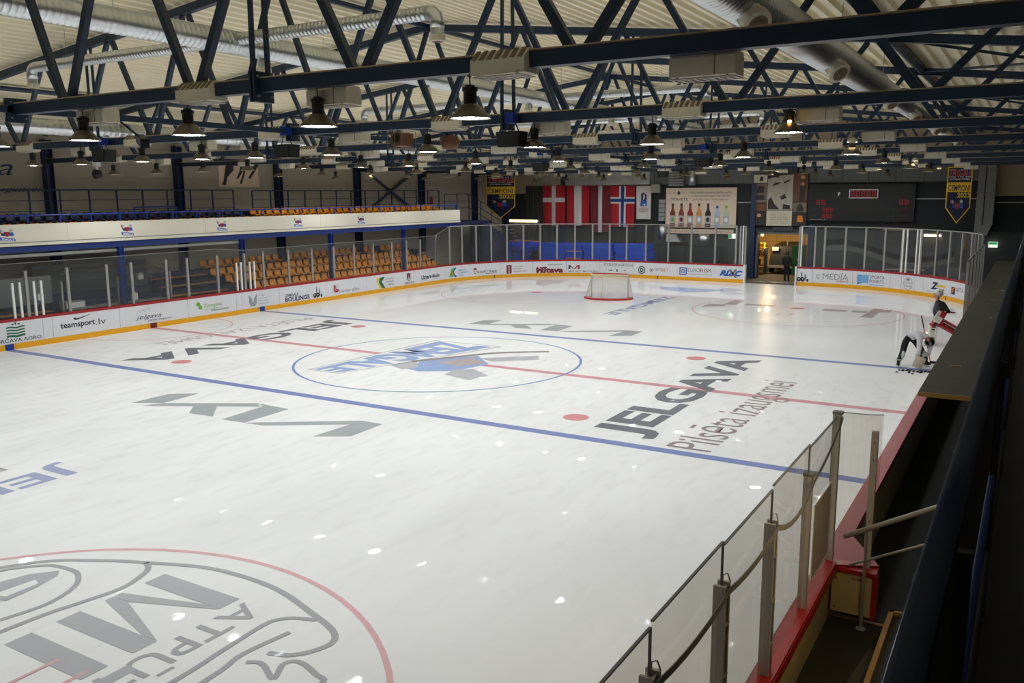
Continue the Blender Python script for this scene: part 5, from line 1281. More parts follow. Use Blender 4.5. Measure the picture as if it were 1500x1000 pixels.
for i, (x, z, lab) in enumerate(((-.27, 2.5, 'small green exit sign under the right end of the bottle billboard'), (14.05, 2.32, 'green lit exit sign on the dark wall at the far right'))):
    t = thing('exit_sign', lab, 'sign', (x, fy(.1), z))
    MB().box(x - .22, x + .22, fy(.1), fy(0), z - .15, z + .15).build('case', 'exit_white', t)
    MB().box(x - .21, x - .01 if i == 0 else x + .21, fy(.108), fy(.1), z - .0 if i else z - .13, z + .14).build('green_face', 'exit_green', t)
    flat_on([[(x - .1, z + .02), (x - .05, z + .05), (x - .02, z + .12), (x - .08, z + .1)]], lambda u, v: (u, fy(.112), v), 'print_white', t, 'print')
for i, (x, y, z, w_, lab) in enumerate(((-15.3, YW - .26, 3.28, 1.15, 'lit fluorescent tube on the far wall under the left champion banner'), (11.0, YW - .26, 2.75, .5, 'short lit tube behind the far right corner glass'))):
    t = thing('tube_light', lab, 'lamp', (x, y, z)); MB().box(x - w_ - .03, x + w_ + .03, y - .04, y + .1, z + .06, z + .12).build('housing', 'cream_metal', t)
    MB().tube([(x - w_, y - .02, z), (x + w_, y - .02, z)], .07 if i == 0 else .05, 10).build('tube', 'tube_glass', t)
    MB().box(x - w_ - .03, x - w_, y - .08, y + .04, z - .08, z + .1).box(x + w_, x + w_ + .03, y - .08, y + .04, z - .08, z + .1).build('end_cap', 'cream_metal', t)
# ventilation plant behind the billboard
t = thing('vent_plant', 'silver ventilation ducts beside and below the bottle billboard', 'duct', (-4.5, fy(.6), 2))
MB().hexa([(-5.6, 31.5, 5.75), (-5.0, 31.5, 5.75), (-5.0, 31.9, 5.75), (-5.6, 31.9, 5.75), (-5.5, 31.2, 5.2), (-4.9, 31.2, 5.2), (-4.9, 31.6, 5.2), (-5.5, 31.6, 5.2)]).build('hood', 'galvanised', t)
for k in range(7): MB().box(-4.45, -3.45, 31.55, 31.9, 5.62 + k * .16, 5.74 + k * .16).build('louvre', 'galv_dull', t)
for k in range(5): MB().box(-5.1, -4.7, 31.6, 31.9, 3.4 + k * .28, 3.64 + k * .28).build('louvre', 'galv_dull', t)
MB().tube([(-2.9, 31.6, 5.65), (-2.9, 31.6, 6.7)], .22, 16).build('round_duct', 'galvanised', t, True)
MB().tube([(-2.0, 31.6, 1.95), (-2.0, 31.6, 2.6)], .34, 16).build('round_duct', 'galvanised', t, True); MB().tube([(-4.75, 31.5, 2.2), (-4.75, 31.5, 3.2)], .25, 14).build('round_duct', 'galvanised', t, True)
MB().hexa([(-4.4, 31.2, 2.1), (-3.4, 31.2, 2.1), (-3.2, 31.8, 2.1), (-4.4, 31.8, 2.1), (-4.4, 31.2, 2.55), (-3.8, 31.2, 2.55), (-3.8, 31.8, 2.55), (-4.4, 31.8, 2.55)]).build('box_duct', 'galvanised', t)
o = MB().box(-4.9, -.8, 31.0, 31.7, -.06, 1.85).box(-4.9, -.8, 30.95, 31.0, .62, .66).build('plant_cabinet', 'machine_dark', loc=(-3, 31.3, .6)); tag(o, 'dark cabinet behind the far boards under the bottle billboard', 'cabinet')

# blue mats behind the far glass
mats = [(-16.2, -14.3, 0, 1.85), (-12.9, -11.0, 0, 1.88), (-10.95, -9.75, 0, 1.9), (-9.6, -7.55, 0, 1.93), (-7.35, -5.1, 0, 1.95)]
for i, (x0, x1, z0, z1) in enumerate(mats):
    for k in range(4):
        a, b_ = z0 + (z1 - z0) * k / 4, z0 + (z1 - z0) * (k + 1) / 4; dx = .05 * ((k * 7 + i * 3) % 3 - 1)
        t = thing('crash_mat', 'blue foam mat, %s from the top of the %s pile behind the far glass' % (ORD[3 - k], ORD[i]), 'mat', ((x0 + x1) / 2, 30.4, a), 0, 'blue mats behind the far glass')
        b = MB(); xa, xb = x0 + dx, x1 + dx
        b.prism([(xa, a + .04), (xa + .04, a), (xb - .04, a), (xb, a + .04), (xb, b_ - .04), (xb - .04, b_), (xa + .04, b_), (xa, b_ - .04)], lambda u, v, d: (u, d, v), 29.8, 31.0); b.build('foam_block', 'mat_blue', t)
        MB().box(xa - .004, xb + .004, 29.795, 29.8, a + .2, a + .212).build('seam', 'print_navy', t)
        if i == 2 and k < 3: MB().box(xa + .05, xb - .05, 29.78, 29.795, b_ - .06, b_).build('yellow_edge', 'print_orange', t)
b = MB(); nx_, nz_ = 14, 10
for j in range(nz_ + 1):
    for i in range(nx_ + 1):
        u, v = i / nx_, j / nz_; hz = .9 - .55 * abs(u - .45) * 1.4
        b.v.append((-15.2 + 2.5 * u, 29.6 - .12 * math.sin(v * 3) + .06 * math.sin(u * 15 + v * 4), 1.98 - v * hz + .02 * math.sin(u * 20)))
for j in range(nz_):
    for i in range(nx_): a = j * (nx_ + 1) + i; b.f.append((a, a + 1, a + nx_ + 2, a + nx_ + 1)); b.mi.append(0)
n0 = len(b.v); b.v += [(x, y + .02, z) for x, y, z in b.v[:n0]]
for j in range(nz_):
    for i in range(nx_): a = n0 + j * (nx_ + 1) + i; b.f.append((a + nx_ + 1, a + nx_ + 2, a + 1, a)); b.mi.append(0)
tp = thing('folded_tarp', 'shiny bright blue tarpaulin hanging in a point behind the far glass', 'tarpaulin', (-14, 29.6, 1))
b.build('sheet', 'tarp_blue', tp, True); MB().tube([(-15.2, 29.62, 2.0), (-12.7, 29.62, 2.0)], .035, 8).build('yellow_hem', 'print_orange', tp)
for x in (-15, -12.9): MB().box(x - .03, x + .03, 29.65, 29.71, 0, 2.0).build('post', 'navy_steel', tp)
t = thing('metal_stairs', 'dark metal stairs rising behind the far left corner glass', 'stairs', (-16.3, 31.2, 1))
for k in range(12): MB().box(-16.6 + k * .21, -16.3 + k * .21, 31.1, 31.6, 2.9 - k * .24, 2.94 - k * .24).build('tread', 'galv_dull', t)
MB().bar((-16.7, 31.08, 3.0), (-14.0, 31.08, .0), .04, .18).build('stringer', 'navy_steel', t)
t = thing('high_table', 'long pink edged table behind the far right boards', 'table', (9.8, 31, 0))
MB().box(8.9, 10.9, 30.6, 31.3, .86, .9).build('table_top', 'ice_tone', t)
for x in (9.0, 10.8):
    for y in (30.66, 31.24): MB().box(x - .025, x + .025, y - .025, y + .025, -.06, .86).build('leg', 'rib_brown', t)
MB().box(8.4, 10.2, YW - .1, YW - .05, 2.98, 3.08).build('wood_batten', 'rib_brown', wback)

# ---- garage beyond the opening
gr = MB(); gr.box(-2.5, 6.0, 40, 40.2, -.1, 3.4).box(-2.7, -2.5, 32.4, 40, -.1, 3.4).box(6.0, 6.2, 32.4, 40, -.1, 3.4).box(-2.7, 6.2, 32.4, 40.2, 3.2, 3.4)
gw = st(gr.build('wall_garage', 'garage_wall'))
for k in range(9): MB().box(-2.5, 6.0, 39.96, 39.985, .1 + k * .34, .11 + k * .34).build('board_joint', 'rib_brown', gw)
for k in range(9): MB().box(-2.4 + k * .95, -2.39 + k * .95, 39.96, 39.985, 0, 3.2).build('board_joint', 'rib_brown', gw)
fr = MB(); fr.box(1.2, 1.31, YW - .1, YW + .05, 0, 2.75).box(4.29, 4.4, YW - .1, YW + .05, 0, 2.75).box(1.2, 4.4, YW - .1, YW + .05, 2.66, 2.78)
st(fr.build('door_frame', 'wall_grey'))
MB().box(2.2, 3.4, YW - .12, YW - .06, 2.85, 3.12).build('wall_box', 'wall_lower', wback); MB().box(1.5, 1.75, YW - .12, YW - .06, 2.92, 3.05).build('wall_box', 'black_plastic', wback)
L = bpy.data.lights.new('garage_bulb', 'POINT'); L.energy = 230; L.color = (1.0, .74, .42); L.shadow_soft_size = .12
t = thing('garage_lamp', 'warm glowing lamp at the upper left inside the far opening', 'lamp', (.75, 35.0, 2.45))
lo = bpy.data.objects.new('garage_bulb', L); C.objects.link(lo); lo.parent = t; lo.location = (0.6, -.4, -.1)
MB().lathe([(0, -.09), (.08, -.05), (.09, .02), (.05, .1)], (.75, 35.0, 2.45), 10).build('bulb', 'warm_bulb', t, True); MB().tube([(.75, 35, 2.52), (.75, 35, 3.2)], .02, 6).build('stem', 'black_plastic', t)
t = thing('ice_resurfacer', 'dark ice resurfacer vehicle standing inside the far opening', 'vehicle', (2.0, 36.5, 0))
MB().hexa([(1.2, 35.2, .5), (2.7, 35.2, .5), (2.7, 38, .5), (1.2, 38, .5), (1.3, 35.3, 1.7), (2.6, 35.3, 1.7), (2.6, 38, 1.9), (1.3, 38, 1.9)]).build('body', 'machine_dark', t)
for x in (1.3, 2.5): MB().tube([(x - .1, 35.6, .38), (x + .1, 35.6, .38)], .38, 14).tube([(x - .1, 37.5, .38), (x + .1, 37.5, .38)], .38, 14).build('wheel', 'black_plastic', t)
MB().box(1.1, 2.8, 35.0, 35.2, .35, .5).build('bumper', 'crate_grey', t); MB().box(1.4, 1.8, 35.14, 35.2, 1.45, 1.68).build('number_plate', 'print_lightgrey', t)
MB().tube([(2.3, 35.4, 1.75), (2.3, 35.3, 2.05)], .03, 6).build('exhaust', 'galv_dull', t)
t = thing('green_locker', 'green locker at the right inside the far opening', 'cabinet', (3.15, 34.9, 0))
MB().box(2.8, 3.5, 34.6, 35.3, 0, 1.85).build('body', 'machine_green', t); MB().box(2.85, 3.14, 34.58, 34.6, .1, 1.75).box(3.16, 3.46, 34.58, 34.6, .1, 1.75).build('door', 'machine_green', t); MB().box(3.11, 3.19, 34.56, 34.58, .9, 1.05).build('handle', 'print_yellow', t)
t = thing('storage_shelf', 'cluttered shelf at the left inside the far opening', 'shelf', (.75, 34.6, 0))
for z in (.5, 1.1, 1.6): MB().box(.35, 1.15, 34.3, 35, z, z + .05).build('shelf_board', 'bench_wood', t)
for x in (.37, 1.13): MB().box(x - .03, x + .03, 34.32, 34.98, 0, 1.65).build('side_post', 'navy_steel', t)
for i, (x, z, s_, m, nm, lab) in enumerate(((.6, 1.15, .34, 'crate_grey', 'crate', 'pale crate on the middle shelf'), (.96, 1.15, .24, 'print_orange', 'crate', 'orange crate on the middle shelf'), (.9, 1.65, .3, 'print_yellow', 'bucket', 'yellow bucket on the top shelf'), (.62, .55, .36, 'photo_brown', 'crate', 'brown crate on the lowest shelf'))):
    t = thing(nm, lab + ' inside the far opening', nm, (x, 34.6, z))
    MB().hexa([(x - s_ * .42, 34.6 - s_ * .4, z), (x + s_ * .42, 34.6 - s_ * .4, z), (x + s_ * .42, 34.6 + s_ * .4, z), (x - s_ * .42, 34.6 + s_ * .4, z), (x - s_ / 2, 34.6 - s_ / 2, z + s_), (x + s_ / 2, 34.6 - s_ / 2, z + s_), (x + s_ / 2, 34.6 + s_ / 2, z + s_), (x - s_ / 2, 34.6 + s_ / 2, z + s_)]).build('body', m, t)
    MB().box(x - s_ * .53, x + s_ * .53, 34.6 - s_ * .53, 34.6 + s_ * .53, z + s_ - .03, z + s_ + .01).build('rim', m, t)
for i, (x, y, r_) in enumerate(((3.2, 29.5, .5), (3.9, 29.9, .35), (2.2, 29.3, .4), (4.1, 29.0, .3))):
    b = MB(); n = 18; pts = [(x + r_ * (1 + .3 * math.sin(k * 2.3 + i)) * math.cos(2 * PI * k / n), y + .4 * r_ * (1 + .3 * math.sin(k * 1.7)) * math.sin(2 * PI * k / n)) for k in range(n)]
    b.prism(pts, lambda u, v, d: (u, v, d), -.055, -.02); o = b.build('snow_patch', 'crate_grey', loc=(x, y, -.06)); tag(o, 'patch of dirty snow on the floor of the far opening, %s one' % ('big', 'right', 'left', 'small right')[i], 'snow', 'snow patches in the far opening')
# ================================================================== GOAL
def make_goal():
    t = thing('hockey_goal', 'red framed hockey goal with white net, its back to the viewer', 'goal', (-2.05, 17.2, 0), math.radians(12))
    K = dict(loc=(0, 0, 0))
    MB().tube([(-.93, .5, 0), (-.93, .5, 1.22)], .03, 10).build('goal_post', 'net_red', t, True, **K); MB().tube([(.93, .5, 0), (.93, .5, 1.22)], .03, 10).build('goal_post', 'net_red', t, True, **K)
    MB().tube([(-.93, .5, 1.22), (.93, .5, 1.22)], .03, 10).build('crossbar', 'net_red', t, True, **K)
    base = [(-.93, .5, .05)] + [(-1.22 * math.cos(a), .42 - 1.02 * math.sin(a) ** .8, .05) for a in [PI * k / 24 for k in range(1, 24)]] + [(.93, .5, .05)]
    MB().tube(base, .05, 8).build('base_frame', 'net_red', t, True, **K)
    topf = [(-.93, .5, 1.2), (-.9, .15, 1.2), (-.6, -.02, 1.2), (0, -.06, 1.2), (.6, -.02, 1.2), (.9, .15, 1.2), (.93, .5, 1.2)]
    MB().tube(topf, .028, 8).build('top_frame', 'net_frame', t, True, **K)
    MB().tube([(-.12, -.06, 1.2), (-.2, -.6, .08)], .03, 8).build('back_brace', 'net_frame', t, True, **K)
    # net: woven from thin cords
    def S(u, v):
        a = PI * u
        tx, ty = -.93 * math.cos(a), .15 - .21 * min(1, math.sin(a) * 1.4) + .35 * abs(math.cos(a)) ** 6
        bx, by = -1.18 * math.cos(a), .42 - 1.0 * max(0, math.sin(a)) ** .8
        q = v ** 1.2; sag = .10 * math.sin(PI * v)
        return (bx + (tx - bx) * q, by + (ty - by) * q + sag, .06 + 1.13 * v)
    b = MB(); N, Mv = 72, 32
    for i in range(N + 1):
        pts = [S(i / N, j / 10) for j in range(11)]
        b.tube(pts, .0065, 3, caps=False)
    for j in range(Mv + 1):
        b.tube([S(i / 32, j / Mv) for i in range(33)], .0065, 3, caps=False)
    o = b.build('netting', 'net_white', t, **K); o['kind'] = 'stuff'
    b = MB()
    for i in range(13): x = -.9 + .15 * i; b.tube([(x, .5, 1.2), (x, .0, 1.2)], .005, 3, caps=False)
    o = b.build('top_netting', 'net_white', t, **K); o['kind'] = 'stuff'
    return t
make_goal()

# ================================================================== PEOPLE
def skin_fig(name, J, bones, mats, pick, parent, level=2):
    """one continuous body grown over a skeleton: J name -> (x, y, z, r)"""
    names = list(J); ix = {n: i for i, n in enumerate(names)}
    me = bpy.data.meshes.new(name); me.from_pydata([J[n][:3] for n in names], [(ix[a], ix[b]) for a, b in bones], [])
    o = bpy.data.objects.new(name, me); C.objects.link(o)
    md = o.modifiers.new('skin', 'SKIN'); md.branch_smoothing = .6
    for i, n in enumerate(names):
        sv = me.skin_vertices[0].data[i]; r = J[n][3]
        sv.radius = (r, r) if not isinstance(r, tuple) else r; sv.use_root = (i == 0)
    ss_ = o.modifiers.new('sub', 'SUBSURF'); ss_.levels = level
    bpy.context.view_layer.update(); dg = bpy.context.evaluated_depsgraph_get()
    m2 = bpy.data.meshes.new_from_object(o.evaluated_get(dg)); o.modifiers.clear(); o.data = m2; bpy.data.meshes.remove(me)
    for q in mats: m2.materials.append(M[q])
    segs = [(Vector(J[a][:3]), Vector(J[b][:3]), a, b) for a, b in bones]
    for p in m2.polygons:
        c = p.center; best = None
        for A, B, a, b in segs:
            d = B - A; tt = max(0, min(1, (c - A).dot(d) / max(1e-9, d.length_squared))); e = (c - A - d * tt).length
            if best is None or e < best[0]: best = (e, a, b, tt)
        p.material_index = pick(best[1], best[2], best[3], c); p.use_smooth = True
    o.parent = parent
    return o
def person(name, lab, loc, yaw): return thing(name, lab, 'person', loc, yaw)
Z0 = dict(loc=(0, 0, 0))
def glove(par, w_, dirv, side, m, palm_m, n='glove'):
    """padded hand: palm, four unequal fingers and a thumb leaving its side, curled round what it holds"""
    w_ = Vector(w_); d = Vector(dirv).normalized(); s = Vector(side).normalized(); u = d.cross(s).normalized()
    J = {'wrist': tuple(w_) + (.045,), 'palm': tuple(w_ + d * .07) + (.05,)}
    bones = [('wrist', 'palm')]
    for k, (q, ln) in enumerate(((-.036, .085), (-.012, .1), (.012, .095), (.036, .075))):
        a = w_ + d * .1 + s * q; b = a + d * ln * .55 + u * .012; c = b + d * ln * .2 + u * ln * .4
        J['k%d' % k] = tuple(a) + (.017,); J['m%d' % k] = tuple(b) + (.015,); J['t%d' % k] = tuple(c) + (.013,)
        bones += [('palm', 'k%d' % k), ('k%d' % k, 'm%d' % k), ('m%d' % k, 't%d' % k)]
    a = w_ + d * .05 - s * .055; b = a + d * .05 - s * .02 + u * .02; J['th0'] = tuple(a) + (.017,); J['th1'] = tuple(b) + (.015,)
    bones += [('palm', 'th0'), ('th0', 'th1')]
    o = skin_fig(n, J, bones, [m], lambda *a: 0, par, 1)
    c0, c1 = w_ - d * .1, w_ + d * .01
    MB().tube([tuple(c0), tuple(c0 + d * .02), tuple(c1)], [.062, .068, .055], 10).build('cuff', palm_m, o, True, **Z0)
    return o
def skate(par, heel, toe, m='cloth_black'):
    h, t_ = Vector(heel), Vector(toe); d = (t_ - h).normalized(); s = Vector((-d.y, d.x, 0)); up = Vector((0, 0, 1))
    prof = [(-.02, .07), (.27, .07), (.29, .1), (.24, .14), (.12, .17), (.1, .27), (-.03, .27), (-.035, .14)]
    f = lambda u, v, w__: tuple(h + d * u + up * v + s * w__)
    o = MB().prism(prof, f, -.045, .045).build('skate', m, par, **Z0)
    MB().prism([(.0, .035), (.24, .035), (.22, .07), (.02, .07)], f, -.012, .012).build('blade_holder', 'print_lightgrey', o, **Z0)
    MB().prism([(-.02, .006), (.27, .006), (.285, .03), (-.02, .036)], f, -.003, .003).build('blade', 'steel_blade', o, **Z0)
    MB().prism([(.02, .15), (.1, .15), (.08, .26), (.0, .26)], f, -.048, .048).build('trim', 'print_lightgrey', o, **Z0)
    return o
# picture-right and away directions of the view, used only to turn the figures
YAW = math.radians(31)
# --- skater bending over a bucket of pucks (local: x right, y away, z up)
t = person('skater', 'player in a white jersey and black helmet bending over a bucket of pucks', (13.10, 6.02, 0.004), YAW)
J = {'pelvis': (-.12, .12, .93, .15), 'belly': (.04, .0, 1.02, .15), 'chest': (.17, -.14, 1.02, .17), 'neck': (.24, -.28, .93, .065), 'head': (.27, -.36, .83, .09),
     'shL': (.05, -.24, .95, .095), 'elL': (.0, -.34, .62, .075), 'wrL': (-.03, -.36, .36, .05), 'shR': (.35, -.06, .96, .1), 'elR': (.38, -.26, .68, .075), 'wrR': (.26, -.36, .42, .05),
     'hipL': (-.2, .14, .84, .125), 'knL': (-.31, .0, .5, .09), 'shinL': (-.35, .06, .3, .08), 'anL': (-.38, .1, .14, .055), 'hipR': (.08, .2, .82, .125), 'knR': (.28, .06, .48, .09), 'shinR': (.34, .1, .3, .08), 'anR': (.39, .14, .14, .055)}
B = [('pelvis', 'belly'), ('belly', 'chest'), ('chest', 'neck'), ('neck', 'head'), ('chest', 'shL'), ('shL', 'elL'), ('elL', 'wrL'), ('chest', 'shR'), ('shR', 'elR'), ('elR', 'wrR'),
     ('pelvis', 'hipL'), ('hipL', 'knL'), ('knL', 'shinL'), ('shinL', 'anL'), ('pelvis', 'hipR'), ('hipR', 'knR'), ('knR', 'shinR'), ('shinR', 'anR')]
def pk(a, b, q, c):
    if a in ('hipL', 'hipR') or b in ('hipL', 'hipR'): return 1
    if a in ('knL', 'knR', 'shinL', 'shinR'): return 2
    if a == 'neck': return 3
    return 0
body = skin_fig('body', J, B, ['jersey_white', 'cloth_black', 'sock_green', 'skin'], pk, t)
for k, (x, y, z) in enumerate(((-.34, .0, .4), (.31, .05, .4))):
    MB().tube([(x - .01, y - .06, z - .12), (x, y - .095, z), (x + .01, y - .07, z + .1)], [.03, .055, .03], 8).build('sock_patch', 'sock_white', t, True, **Z0)
for k, (x, y) in enumerate(((-.37, .09), (.37, .12))): MB().tube([(x, y, .2), (x, y, .235)], .084, 12).build('sock_stripe', 'sock_white', t, True, **Z0)
hd = Vector((.275, -.38, .82))
hm = MB(); hm.lathe([(0, .15), (.07, .14), (.12, .095), (.14, .03), (.138, -.02), (.12, -.05)], (0, 0, 0), 16)
rot = Matrix.Rotation(math.radians(-115), 3, 'X') @ Matrix.Rotation(.3, 3, 'Y'); hm.v = [tuple(hd + rot @ Vector(v)) for v in hm.v]
h = hm.build('helmet', 'helmet_black', t, True, **Z0)
vs = MB().lathe([(.13, -.05), (.135, .0), (.128, .0), (.122, -.05)], (0, 0, 0), 16); vs.v = [tuple(hd + rot @ Vector((v[0] * 1.04, v[1] * 1.04, v[2]))) for v in vs.v]; vs.build('helmet_rim', 'print_lightgrey', h, True, **Z0)
glove(t, (-.03, -.36, .36), (.05, -.02, -1), (1, 0, 0), 'cloth_black', 'print_lightgrey'); glove(t, (.25, -.37, .42), (-.3, 0, -1), (1, 0, 0), 'cloth_black', 'print_lightgrey')
skate(t, (-.36, .14, 0), (-.46, -.06, 0)); skate(t, (.38, .18, 0), (.46, -.04, 0))
t = thing('bucket', 'cream bucket tipped over at the bending player, pucks spilling out', 'bucket', (13.16, 5.62, 0.0), YAW)
b = MB(); b.lathe([(.0, .0), (.13, .0), (.155, .33), (.165, .335), (.15, .34), (.125, .02), (0, .02)], (0, 0, 0), 18); rt = Matrix.Rotation(math.radians(20), 3, 'Y'); b.v = [tuple(rt @ Vector(v) + Vector((.1, 0, .06))) for v in b.v]
b.build('pail', 'bucket_cream', t, True, **Z0)
MB().tube([tuple(rt @ Vector((.16 * math.cos(a), .16 * math.sin(a) * .3 - .15, .33 + .1 * math.sin(a))) + Vector((.1, 0, .06))) for a in [PI * k / 8 for k in range(9)]], .008, 5).build('handle', 'post_grey', t, **Z0)
pk0 = None; random.seed(3)
sp = [(-.62, -.34), (-.3, -.42), (-.28, -.6), (.02, -.44), (-.42, -.06), (-.36, -.14), (-.3, -.04), (-.24, -.12), (-.2, -.22), (-.12, -.1), (-.1, -.28), (-.04, -.18), (-.02, -.34), (.04, -.26), (.1, -.36), (.14, -.24), (.2, -.34), (.26, -.26), (.28, -.38), (.34, -.3), (-.16, -.02), (-.06, -.04)]
for i, (lx, ly) in enumerate(sp):
    x = 13.16 + lx * math.cos(YAW) - ly * math.sin(YAW); y = 5.56 + lx * math.sin(YAW) + ly * math.cos(YAW)
    if pk0 is None:
        pk0 = MB().lathe([(0, 0), (.036, 0), (.038, .003), (.038, .022), (.036, .025), (0, .025)], (0, 0, 0), 14).build('puck', 'puck_black', loc=(0, 0, 0), smooth=False); o = pk0
    else: o = pk0.copy(); C.objects.link(o)
    o.location = (x, y, .0042); o.rotation_euler = (0, 0, i); 
    if i < 4: tag(o, 'black puck lying loose on the ice before the bucket, ' + ('far left of the others', 'on the left', 'nearest to the viewer', 'on the right')[i], 'puck', 'pucks on the ice')
    else: tag(o, 'black puck in the heap spilled at the bucket', 'puck', 'pucks heaped at the bucket')
t = thing('hockey_stick', 'orange and black hockey stick leaning behind the bending player', 'stick', (13.42, 6.7, 0.004), YAW)
MB().bar((.1, 0, .1), (-.12, .1, 1.1), .02, .032).build('shaft', 'stick_orange', t, **Z0); MB().bar((-.12, .1, 1.1), (-.2, .14, 1.48), .022, .034).build('grip', 'cloth_black', t, **Z0)
MB().hexa([(.1, -.01, .02), (.42, -.03, .004), (.42, -.02, .004), (.1, .0, .02), (.08, -.01, .1), (.42, -.03, .075), (.42, -.02, .075), (.08, .0, .1)]).build('blade', 'cloth_black', t, **Z0)

# --- goalkeeper stretching one leg over the boards
t = person('goalkeeper', 'goalkeeper in a dark grey jersey and white mask stretching a leg on the boards', (13.10, 10.72, 0.004), YAW)
J = {'pelvis': (.31, .1, .80, .19), 'belly': (.28, .04, 1.0, .20), 'chest': (.21, -.02, 1.24, .205), 'neck': (.13, -.06, 1.44, .085), 'head': (.1, -.08, 1.56, .09),
     'shL': (.04, -.2, 1.28, .115), 'elL': (.12, -.34, .98, .08), 'wrL': (-.06, -.42, .78, .055), 'shR': (.38, .12, 1.28, .12), 'elR': (.54, .14, 1.08, .09), 'wrR': (.62, .08, 1.02, .055),
     'hipL': (.18, -.02, .7, .14), 'knL': (.02, -.14, .56, .11), 'shinL': (.02, -.06, .32, .085), 'anL': (.02, -.03, .15, .06), 'hipR': (.36, .14, .7, .13), 'knR': (.5, .14, .6, .11), 'anR': (.84, .2, .44, .07)}
B = [('pelvis', 'belly'), ('belly', 'chest'), ('chest', 'neck'), ('neck', 'head'), ('chest', 'shL'), ('shL', 'elL'), ('elL', 'wrL'), ('chest', 'shR'), ('shR', 'elR'), ('elR', 'wrR'),
     ('pelvis', 'hipL'), ('hipL', 'knL'), ('knL', 'shinL'), ('shinL', 'anL'), ('pelvis', 'hipR'), ('hipR', 'knR'), ('knR', 'anR')]
def pk(a, b, q, c):
    if a in ('hipL', 'hipR') or b in ('hipL', 'hipR'): return 1
    if a in ('knL', 'shinL', 'knR'): return 2
    if a == 'neck': return 3
    return 0
skin_fig('body', J, B, ['jersey_grey', 'pants_red', 'cloth_black', 'skin'], pk, t)
HC = Vector((.09, -.08, 1.60))
fc = MB(); fc.lathe([(0, .12), (.07, .1), (.09, .04), (.088, -.04), (.07, -.1), (.03, -.13), (0, -.135)], tuple(HC), 14)
h = fc.build('head', 'skin', t, True, **Z0)
MB().hexa([tuple(HC + Vector(v)) for v in ((-.085, -.02, -.03), (-.085, .02, -.03), (-.08, .02, -.03), (-.08, -.02, -.03), (-.115, -.014, -.025), (-.115, .014, -.025), (-.088, .008, .03), (-.088, -.008, .03))]).build('nose', 'skin', h, **Z0)
for y in (-.045, .045): MB().lathe([(0, .014), (.014, 0), (0, -.014)], tuple(HC + Vector((-.078, y, .02))), 8).build('eye', 'photo_dark', h, True, **Z0)
MB().lathe([(0, .03), (.018, 0), (0, -.03)], tuple(HC + Vector((.01, -.09, -.01))), 8).build('ear', 'skin', h, True, **Z0)
MB().box(HC.x - .09, HC.x - .07, HC.y - .025, HC.y + .025, HC.z - .075, HC.z - .065).build('mouth', 'print_dkred', h, **Z0)
hm = MB(); hm.lathe([(0, .16), (.08, .145), (.13, .09), (.145, .02), (.14, -.04), (.125, -.07)], (0, 0, 0), 16); rot = Matrix.Rotation(math.radians(38), 3, 'Y'); hm.v = [tuple(HC + Vector((.035, 0, .03)) + rot @ Vector(v)) for v in hm.v]
h = hm.build('mask', 'helmet_white', t, True, **Z0)
mk = MB()
for a, b_, r_ in ((.2, .06, .04), (.9, .09, .035), (1.7, .05, .035), (2.6, .1, .03)):
    c = HC + Vector((.035, 0, .03)) + rot @ Vector((.122 * math.cos(a + 4), .122 * math.sin(a + 4), b_)); mk.lathe([(0, .02), (r_, .0), (0, -.02)], tuple(c), 8)
mk.build('mask_mark', 'print_dkgreen', h, True, **Z0)
glove(t, (.62, .08, 1.02), (1, -.15, -.3), (0, 1, 0), 'pants_red', 'cloth_black')
glove(t, (-.07, -.43, .77), (-.25, -.2, -1), (0, 1, 0), 'cloth_black', 'pad_white')
def pad(par, a, c, wd, th, face, m, m2, k=2):
    '''leg pad: a thick bolster with raised rolls along both edges'''
    a, c = Vector(a), Vector(c); d = (c - a).normalized(); f = Vector(face); f = (f - d * f.dot(d)).normalized(); sd = d.cross(f)
    q = MB(); pr_ = [(-wd / 2, -.02), (-wd * .46, th), (-wd * .3, th + .02), (-wd * .2, th), (wd * .2, th), (wd * .3, th + .02), (wd * .46, th), (wd / 2, -.02)]
    q.prism(pr_, lambda u, v, e: tuple(a + d * e + sd * u + f * v), 0, (c - a).length)
    o = q.build('leg_pad', m, par, **Z0)
    for i in range(k):
        b0 = a + d * (c - a).length * (.2 + .5 * i / max(1, k - 1)); MB().bar(b0 + f * (th + .008) - sd * wd * .19, b0 + f * (th + .008) + sd * wd * .19, .03, .02, f).build('pad_strap', m2, o, **Z0)
    return o
pad(t, (0, -.16, .62), (.03, -.10, .06), .25, .1, (-.25, -1, .1), 'pad_white', 'cloth_black')
pad(t, (.24, -.02, .72), (.84, .14, .40), .28, .1, (.2, -1, .15), 'pad_red', 'cloth_black', 1)
for e, m in ((.035, 'pad_white'), (-.005, 'cloth_black')): MB().bar((.36, -.11, .68 + e), (.84, .02, .43 + e), .02, .022, (.2, -1, .1)).build('pad_stripe', m, t, **Z0)
MB().bar((.14, -.42, 1.06), (-.08, -.5, .80), .24, .06, (-.3, -1, 0)).build('blocker', 'pad_white', t, **Z0); MB().bar((.2, -.45, 1.08), (.09, -.49, .92), .16, .065, (-.3, -1, 0)).build('blocker_board', 'pad_red', t, **Z0)
MB().bar((-.08, -.2, .62), (.2, -.16, .66), .16, .14).build('thigh_guard', 'pad_red', t, **Z0)
skate(t, (.06, -.02, 0), (-.2, -.06, 0), 'pad_white'); t.scale = (1.07, 1.07, 1.07)
t = thing('hockey_stick', 'pale goalkeeper stick blade lying on the ice at the boards', 'stick', (13.15, 10.15, .004), YAW)
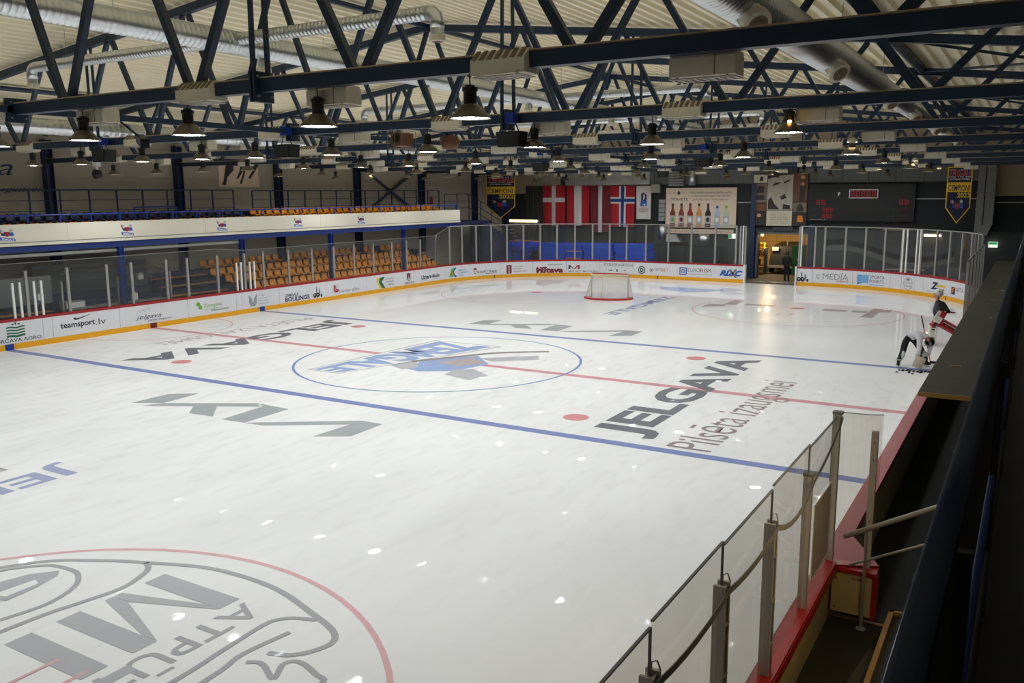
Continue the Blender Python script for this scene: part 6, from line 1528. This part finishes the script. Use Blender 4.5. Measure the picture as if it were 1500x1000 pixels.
MB().hexa([(-.12, 0, 0), (.26, -.02, 0), (.26, .06, 0), (-.12, .08, 0), (-.12, 0, .03), (.26, -.02, .02), (.26, .06, .02), (-.12, .08, .03)]).build('blade', 'print_lightgrey', t, **Z0); MB().bar((-.12, .04, .02), (-.3, .5, .03), .03, .03).build('paddle', 'print_lightgrey', t, **Z0)

# --- person in the opening, seen from behind
t = person('person', 'person in dark clothes standing in the far opening, seen from behind', (3.5, 30.4, -.06), math.radians(-10))
J = {'pelvis': (0, 0, .95, .14), 'belly': (0, 0, 1.12, .14), 'chest': (0, 0, 1.34, .17), 'neck': (0, .0, 1.54, .06), 'head': (0, .02, 1.66, .1), 'shL': (-.18, 0, 1.44, .08), 'elL': (-.26, .02, 1.16, .06), 'wrL': (-.22, .14, .98, .04),
     'shR': (.18, 0, 1.44, .08), 'elR': (.27, .02, 1.16, .06), 'wrR': (.24, .12, .95, .04), 'hipL': (-.1, 0, .88, .11), 'knL': (-.11, .02, .5, .08), 'anL': (-.11, 0, .1, .055), 'toeL': (-.12, .16, .05, .045), 'hipR': (.1, 0, .88, .11), 'knR': (.1, .04, .5, .08), 'anR': (.1, .06, .1, .055), 'toeR': (.11, .22, .05, .045)}
B = [('pelvis', 'belly'), ('belly', 'chest'), ('chest', 'neck'), ('neck', 'head'), ('chest', 'shL'), ('shL', 'elL'), ('elL', 'wrL'), ('chest', 'shR'), ('shR', 'elR'), ('elR', 'wrR'), ('pelvis', 'hipL'), ('hipL', 'knL'), ('knL', 'anL'), ('anL', 'toeL'), ('pelvis', 'hipR'), ('hipR', 'knR'), ('knR', 'anR'), ('anR', 'toeR')]
skin_fig('body', J, B, ['cloth_black', 'skin'], lambda a, b, q, c: 1 if a == 'neck' else 0, t)
MB().lathe([(0, .14), (.08, .12), (.112, .04), (.108, -.04), (.08, -.09)], (0, .0, 1.67), 14).build('hair', 'photo_dark', t, True, **Z0)
for x in (-.1, .11): MB().lathe([(0, .03), (.02, 0), (0, -.03)], (x, .03, 1.65), 8).build('ear', 'skin', t, True, **Z0)
glove(t, (-.22, .14, .97), (.1, .2, -1), (0, 1, 0), 'skin', 'cloth_black', 'hand'); glove(t, (.24, .12, .94), (-.05, .2, -1), (0, -1, 0), 'skin', 'cloth_black', 'hand')
